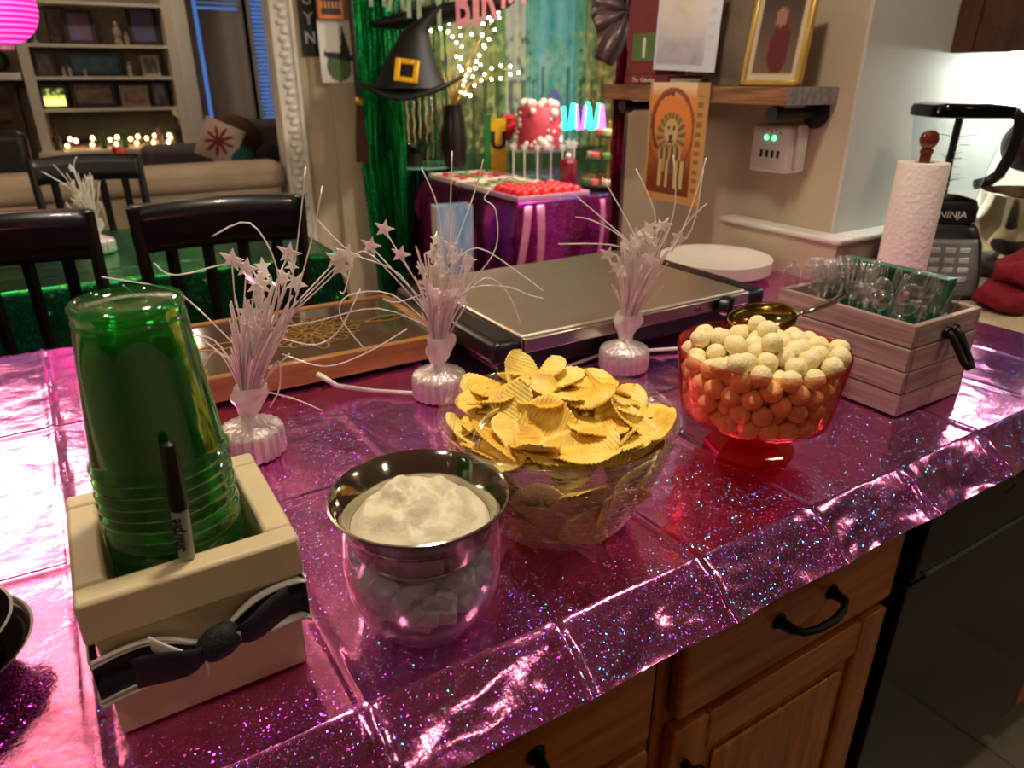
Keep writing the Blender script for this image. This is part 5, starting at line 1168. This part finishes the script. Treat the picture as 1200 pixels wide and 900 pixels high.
for ty in (3.55, 3.91):
    for i in range(5):
        for j in range(5):
            nme = ('red','green','cream')[(i*2+j*k) % 3]; k += 1
            o = link('iced_cookie', cm[nme], None, (2.06+i*.082, ty+.045+j*(.06 if ty < 3.7 else .075), PZ+.0075+.004*((i+j) % 2)), (.0,.08*((i+j) % 2),0)); tag(o, '%s iced cookie on the %s tray of the party table' % (nme, 'middle' if ty < 3.7 else 'far'), 'cookie', 'iced cookies on the party trays')
# cake on a glass stand
m_glst = thin('stand_glass', (.85,.93,.88,1), .03, 1.5, body=.08)
ck = Vector((2.64, 3.96, PZ)); 
t = thing('cake_stand', 'clear glass cake stand under the red pearl cake', 'cake stand', ck)
MB().lathe([(.0001,0),(.10,0),(.10,.008),(.03,.02),(.022,.09),(.03,.16),(.0001,.165)], 28).build('pedestal', m_glst, t); MB().lathe([(.0001,.165),(.19,.165),(.195,.175),(.195,.182),(.0001,.18)], 40).build('plate', m_glst, t)
m_cake = mk('red_pink_icing', S(206,66,82), .5, var=.35, scale=9, bump=.3); m_pearl = mk('pearl', S(234,214,206), .2, coat=.5)
t = thing('cake', 'tall red pink cake studded with white pearls', 'cake', ck+Vector((0,0,.183)))
MB().lathe([(.0001,0),(.135,0),(.14,.01),(.138,.235),(.13,.245),(.0001,.247)], 40).build('cake_body', m_cake, t, smooth=50)
rr = random.Random(9)
for k in range(46):
    a = rr.uniform(0,2*PI); z = rr.uniform(.02,.23); r = rr.choice((.012,.016,.022,.03))
    MB().ball((.139*math.cos(a),.139*math.sin(a),z), r, 10, 6).build('pearl', m_pearl, t, smooth=180)
for k in range(9):
    a = 2*PI*k/9; MB().ball((.10*math.cos(a),.10*math.sin(a),.255+.01*(k % 2)), rr.uniform(.018,.034), 10, 6).build('pearl', m_pearl, t, smooth=180)
m_pst = mk('pop_stick', S(226,218,206), .5)
for k in range(9):
    a = -2.9+k*.36; p = ck+Vector((.23*math.cos(a),.23*math.sin(a),0))
    t = thing('cake_pop', 'white star-topped cake pop standing before the cake stand', 'cake pop', p, 0, 'cake pops around the cake'); MB().lathe([(.0001,0),(.02,0),(.02,.012),(.0001,.014)], 10).build('holder', m_pst, t); MB().tube([(0,0,.01),(0,0,.19)], .004, 6).build('stick', m_pst, t)
    o = link('star_topper', stars[0], t, (0,0,.205), (PI/2,0,-HEAD)); o.scale = (2.0,2.0,6)
# red lantern, tiered macaron stand
t = thing('red_candle_jar', 'dark red faceted jar beside the cake pops', 'jar', (2.66, 3.66, PZ))
MB().lathe([(.0001,0),(.05,0),(.055,.01),(.055,.12),(.04,.14),(.0001,.145)], 8).build('body', mk('dark_red_glass', S(120,16,40), .2, coat=.5), t, smooth=20); MB().ball((0,0,.155), .018, 10, 6).build('knob', m_pearl, t, smooth=180)
mac = Vector((2.76, 3.40, PZ)); 
t = thing('tiered_stand', 'green tiered stand of pink and green macarons', 'tiered stand', mac); m_gst = mk('green_stand', S(36,96,66), .35)
MB().lathe([(.012,0),(.008,.01),(.008,.36),(.0001,.37)], 12).build('post', m_gold, t)
for z, r in ((.012,.165),(.155,.13),(.28,.09)): MB().lathe([(.009,z),(r,z),(r+.005,z+.008),(r,z+.008),(.009,z+.006)], 36).build('tier', m_gst, t)
mm = {}
for nme, cc in (('pink',S(214,110,96)),('green',S(110,150,70)),('cream',S(224,196,150))):
    mm[nme] = MB().lathe([(.0001,0),(.026,0),(.031,.006),(.031,.012),(.027,.014),(.027,.019),(.031,.021),(.031,.028),(.024,.034),(.0001,.035)], 16).mesh('macaron', mk('macaron_'+nme, cc, .6), 50)
for z, r, n_ in ((.020,.130,11),(.163,.097,8),(.288,.058,5)):
    for k in range(n_):
        a = 2*PI*k/n_; nme = ('pink','green','pink','cream')[k % 4]; o = link('macaron', mm[nme], None, mac+Vector((r*math.cos(a), r*math.sin(a), z+.001))); tag(o, '%s macaron on the tiered green stand' % nme, 'macaron', 'macarons on the tiered stand')
# glowing sign, yellow card, red flowers, vase with lit branches
sg = thing('glowing_sign', 'turquoise and violet glowing letter sign hanging over the macaron stand', 'sign', ond(685, 153, 4.25))
et, ev = emis('turquoise_glow', (.03,.85,.66,1), 1.6), emis('violet_glow', (.42,.12,.95,1), 1.6)
for k in range(10):
    MB().bx(-.012,.012,-.01,.01,0,.135+.012*((k*3) % 2),T(0,0,.006*((k*7) % 3)) @ R(.12*((k*5) % 3-1),'Y')).build('letter_stroke', et if k in (0,1,2,5,6,7) else ev, sg, tuple(RV*(-.115+k*.0255)), (0,0,-HEAD), bevel=.004)
MB().tube([RV*-.07+Vector((0,0,.14)), Vector((0,0,.22)), Vector((0,0,2.499-sg.location.z))], .002, 5).tube([RV*.07+Vector((0,0,.14)), Vector((0,0,.22))], .002, 5).build('hanging_wire', m_gold, sg)
t = thing('yellow_letter_card', 'yellow card with a black letter U beside the cake', 'card', (2.51, 4.24, PZ), -HEAD); box('card', mk('yellow_card', S(226,176,20), .5), -.05, .05, 0, .004, .0, .35, t); text('lettering', 'U', .15, m_blackm, t, (0,-.001,.16), (PI/2,0,0), bold=.006)
box('green_edge', mk('green_card', S(24,120,50), .5), -.09, -.05, .001, .005, 0, .37, t)
t = thing('red_flowers', 'bunch of red paper flowers standing behind the cookies', 'flowers', (2.62, 4.25, PZ)); m_petal = mk('red_petal', S(196,20,24), .6)
rr = random.Random(12)
for k in range(5):
    p = Vector((rr.uniform(-.06,.06), rr.uniform(-.05,.05), .30+rr.uniform(-.08,.08))); MB().tube([(0,0,0), p], .004, 5).build('stem', m_emgreen, t)
    for q in range(5): a = q*2*PI/5; MB().ball(p+Vector((.022*math.cos(a), -.01, .022*math.sin(a))), 1, 8, 5, (.022,.010,.022)).build('petal', m_petal, t, smooth=180)
m_leafd = mk('dark_leaf', S(20,64,34), .5)
t = thing('leafy_plant', 'dark green leafy plant in a pot on the party table', 'plant', (2.02, 4.50, .8005)); MB().lathe([(.0001,0),(.05,0),(.065,.09),(.0001,.085)], 16).build('pot', m_dt, t)
for k in range(26):
    a = rr.uniform(0,6.28); l_ = rr.uniform(.10,.24); tz = rr.uniform(.1,.9)
    MB().grid(lambda u, v: (l_*u*math.cos(a)*math.cos(tz)-(v-.5)*.05*math.sin(u*PI)*math.sin(a), l_*u*math.sin(a)*math.cos(tz)+(v-.5)*.05*math.sin(u*PI)*math.cos(a), .08+l_*u*math.sin(tz)*1.4-.10*u*u*l_), 6, 2).build('leaf', m_leafd, t, smooth=180)
vz = ond(533, 190, 4.70); 
t = thing('lit_branch_vase', 'dark vase of gold branches with warm fairy light bulbs', 'vase', (vz.x, vz.y, .8005)); vl = Vector((vz.x, vz.y, .8005))
MB().lathe([(.0001,0),(.06,0),(.075,.04),(.085,.16),(.07,.30),(.055,.36),(.06,.38),(.05,.37),(.0001,.34)], 28).build('vase_body', mk('dark_vase', S(30,20,20), .3), t, smooth=60)
e_bulb = emis('warm_white_bulb', (1,.86,.62,1), 12); bm = MB().ball((0,0,0), .0085, 8, 6).mesh('bulb', e_bulb, 180)
pix = [(500,32),(505,36),(516,33),(526,27),(525,37),(530,43),(540,42),(539,31),(535,50),(541,55),(566,28),(573,21),(576,24),(584,14),(585,21),(580,35),(565,41),(573,46),(567,53),(568,56),(562,65),(558,72),(563,76),(557,80),(550,82),(554,90),(564,94),(556,100),(568,87),(576,80),(587,77),(587,92),(598,78),(598,87),(608,85),(576,93),(546,88),(544,94),(543,100),(540,108),(545,110),(551,112),(535,66),(540,68),(538,78),(541,82),(553,40)]
pts = []
for k, (u, v) in enumerate(pix): pts.append(ond(u, v, 4.70+.06*math.sin(k*2.3))-vl)
root = Vector((0,0,.36))
for k, p in enumerate(pts): link('bulb', bm, t, p)
for k in range(0, len(pts), 4):
    q = pts[k]; MB().tube([root, root.lerp(q,.5)+Vector((.02*math.sin(k),0,.04)), q], [.005,.004,.002], 5).build('branch', m_gold, t, smooth=180)
# bead strands over a glass side table
t = thing('glass_table', 'small green glass side table behind the party table corner', 'table', (2.10, 4.57, 0)); gz = .80
MB().lathe([(.0001,gz-.012),(.23,gz-.012),(.235,gz-.006),(.23,gz),(.0001,gz)], 40).build('glass_top', mk('green_glass', S(120,170,140), .1, coat=.5), t)
for k in range(3): a = k*2.1; MB().tube([(.2*math.cos(a),.11*math.sin(a),gz-.012),(.16*math.cos(a),.1*math.sin(a),0)], .012, 8).build('leg', m_iron, t)
m_bead = mk('silver_gold_bead', S(190,168,130), .2, metal=.8); bmesh_ = MB().ball((0,0,0), .0105, 8, 6).mesh('bead', m_bead, 180)
for k in range(8):
    u = 470+k*7.2; p = ond(u, 136, 4.62)
    t = thing('bead_strand', 'hanging strand of silver gold beads above the glass table', 'beads', (p.x, p.y, .83), 0, 'bead strands by the party table')
    MB().tube([(0,0,0),(0,0,1.669)], .0015, 4).build('string', m_gold, t)
    for q in range(20): link('bead', bmesh_, t, (.004*math.sin(q+k), 0, .01+q*.0185+(.02 if k % 2 else 0)))
# iridescent gift bag
def irid(s_, t_): return mixc(S(70,150,200), S(206,196,220), .5+.9*fbm(s_*3, t_*3, 2, 3))
t = thing('gift_bag', 'blue and white shiny gift bag on the floor beside the party table', 'gift bag', (1.80, 3.55, 0), -.2)
print_sheet('front_panel', printed('gift_bag_print', .25), irid, 20, 24, .20, .70, t, (0,-.06,0), th=.004); print_sheet('back_panel', MATS['gift_bag_print'], irid, 20, 24, .20, .70, t, (0,.06,0), th=.004)
for sx in (-1, 1): box('side_panel', m_wtray, sx*.1-.002, sx*.1+.002, -.056, .06, 0, .70, t)
# ------------------------------------------------------------------ witch hat
m_hat = mk('black_satin', S(5,5,5), .6, var=.2); m_buck = mk('yellow_buckle', S(236,176,10), .35, metal=.2)
hp = ond(482, 112, 3.9)
t = thing('witch_hat', 'large black pointed witch hat with a yellow buckle hanging by the tinsel', 'hat', hp, -HEAD)
def hatf(a, b):
    an = a*2*PI; r = .185*(1-b)**1.15+.012; z = .04+.44*b; return (r*math.cos(an)+.10*b**2+.10*max(0,b-.62)*2.2, r*math.sin(an), z-.12*max(0,b-.62)**1.2)
MB().grid(hatf, 40, 22).build('crown', m_hat, t, smooth=180)
MB().grid(lambda a, b: ((.05+.22*b)*math.cos(a*2*PI)*1.05, (.05+.20*b)*math.sin(a*2*PI), .035+.035*b*b*math.cos(a*4*PI)-.03*b*math.sin(a*PI)**2+.03*b*b*abs(math.cos(a*2*PI))), 48, 8).build('brim', m_hat, t, smooth=180, solid=.012)
bk = MB()
for q in ((-.062,-.034,.06,.18),(.034,.062,.06,.18),(-.034,.034,.06,.088),(-.034,.034,.152,.18)): bk.bx(q[0],q[1],-.012,.004,q[2],q[3])
bk.build('buckle', m_buck, t, (-.01,-.205,.01), (-.36,.12,0), bevel=.005)
MB().tube([(.10,0,.42),(.10,0,2.119-hp.z)], .002, 5).build('hanging_thread', m_blackm, t)
o = MB().grid(lambda a, b: tuple(ond(0,0,0)*0+Vector((0,0,0))+RV*((a-.45)*.82)+FV*(.16*math.sin(b*PI*2)*(1-abs(a-.5)))+Vector((0,0,.10*math.cos(b*2*PI)*(1-(2*a-1)**2)**.5*.55+.12*(a-.3)))), 24, 16).build('black_hat_brim', m_hat, None, ond(510, 22, 4.05), smooth=180); tag(o, 'second black witch hat hanging tilted behind the letter garland', 'hat')
# ------------------------------------------------------------------ letter garland
m_lg = mk('sage_letter', S(186,206,170), .5); m_lp = mk('pink_letter', S(250,160,170), .5)
g = thing('letter_garland', 'party letter garland in sage green and pink', 'garland', ond(520, 0, 3.9))
for ch, u, v, mt_ in (('H',443,6,m_lg),('A',465,11,m_lg),('P',484,19,m_lg),('P',496,23,m_lg),('Y',515,29,m_lg),('B',542,30,m_lp),('I',558,27,m_lp),('R',573,21,m_lp),('T',590,8,m_lp),('H',606,2,m_lp)):
    p = ond(u, v, 3.9); text('letter', ch, .30, mt_, g, p-g.location, (PI/2,0,-HEAD), ext=.004, sx=.50 if ch != 'I' else .75, bold=.008)
sp = [ond(435,-32,3.9), ond(470,-26,3.9), ond(520,-14,3.9), ond(570,-22,3.9), ond(615,-40,3.9)]
MB().tube([p-g.location+Vector((0,0,.03)) for p in sp], .003, 5).tube([sp[0]-g.location, Vector((sp[0].x,sp[0].y,2.499))-g.location], .002, 5).tube([sp[4]-g.location, Vector((sp[4].x,sp[4].y,2.499))-g.location], .002, 5).build('string', m_white, g)
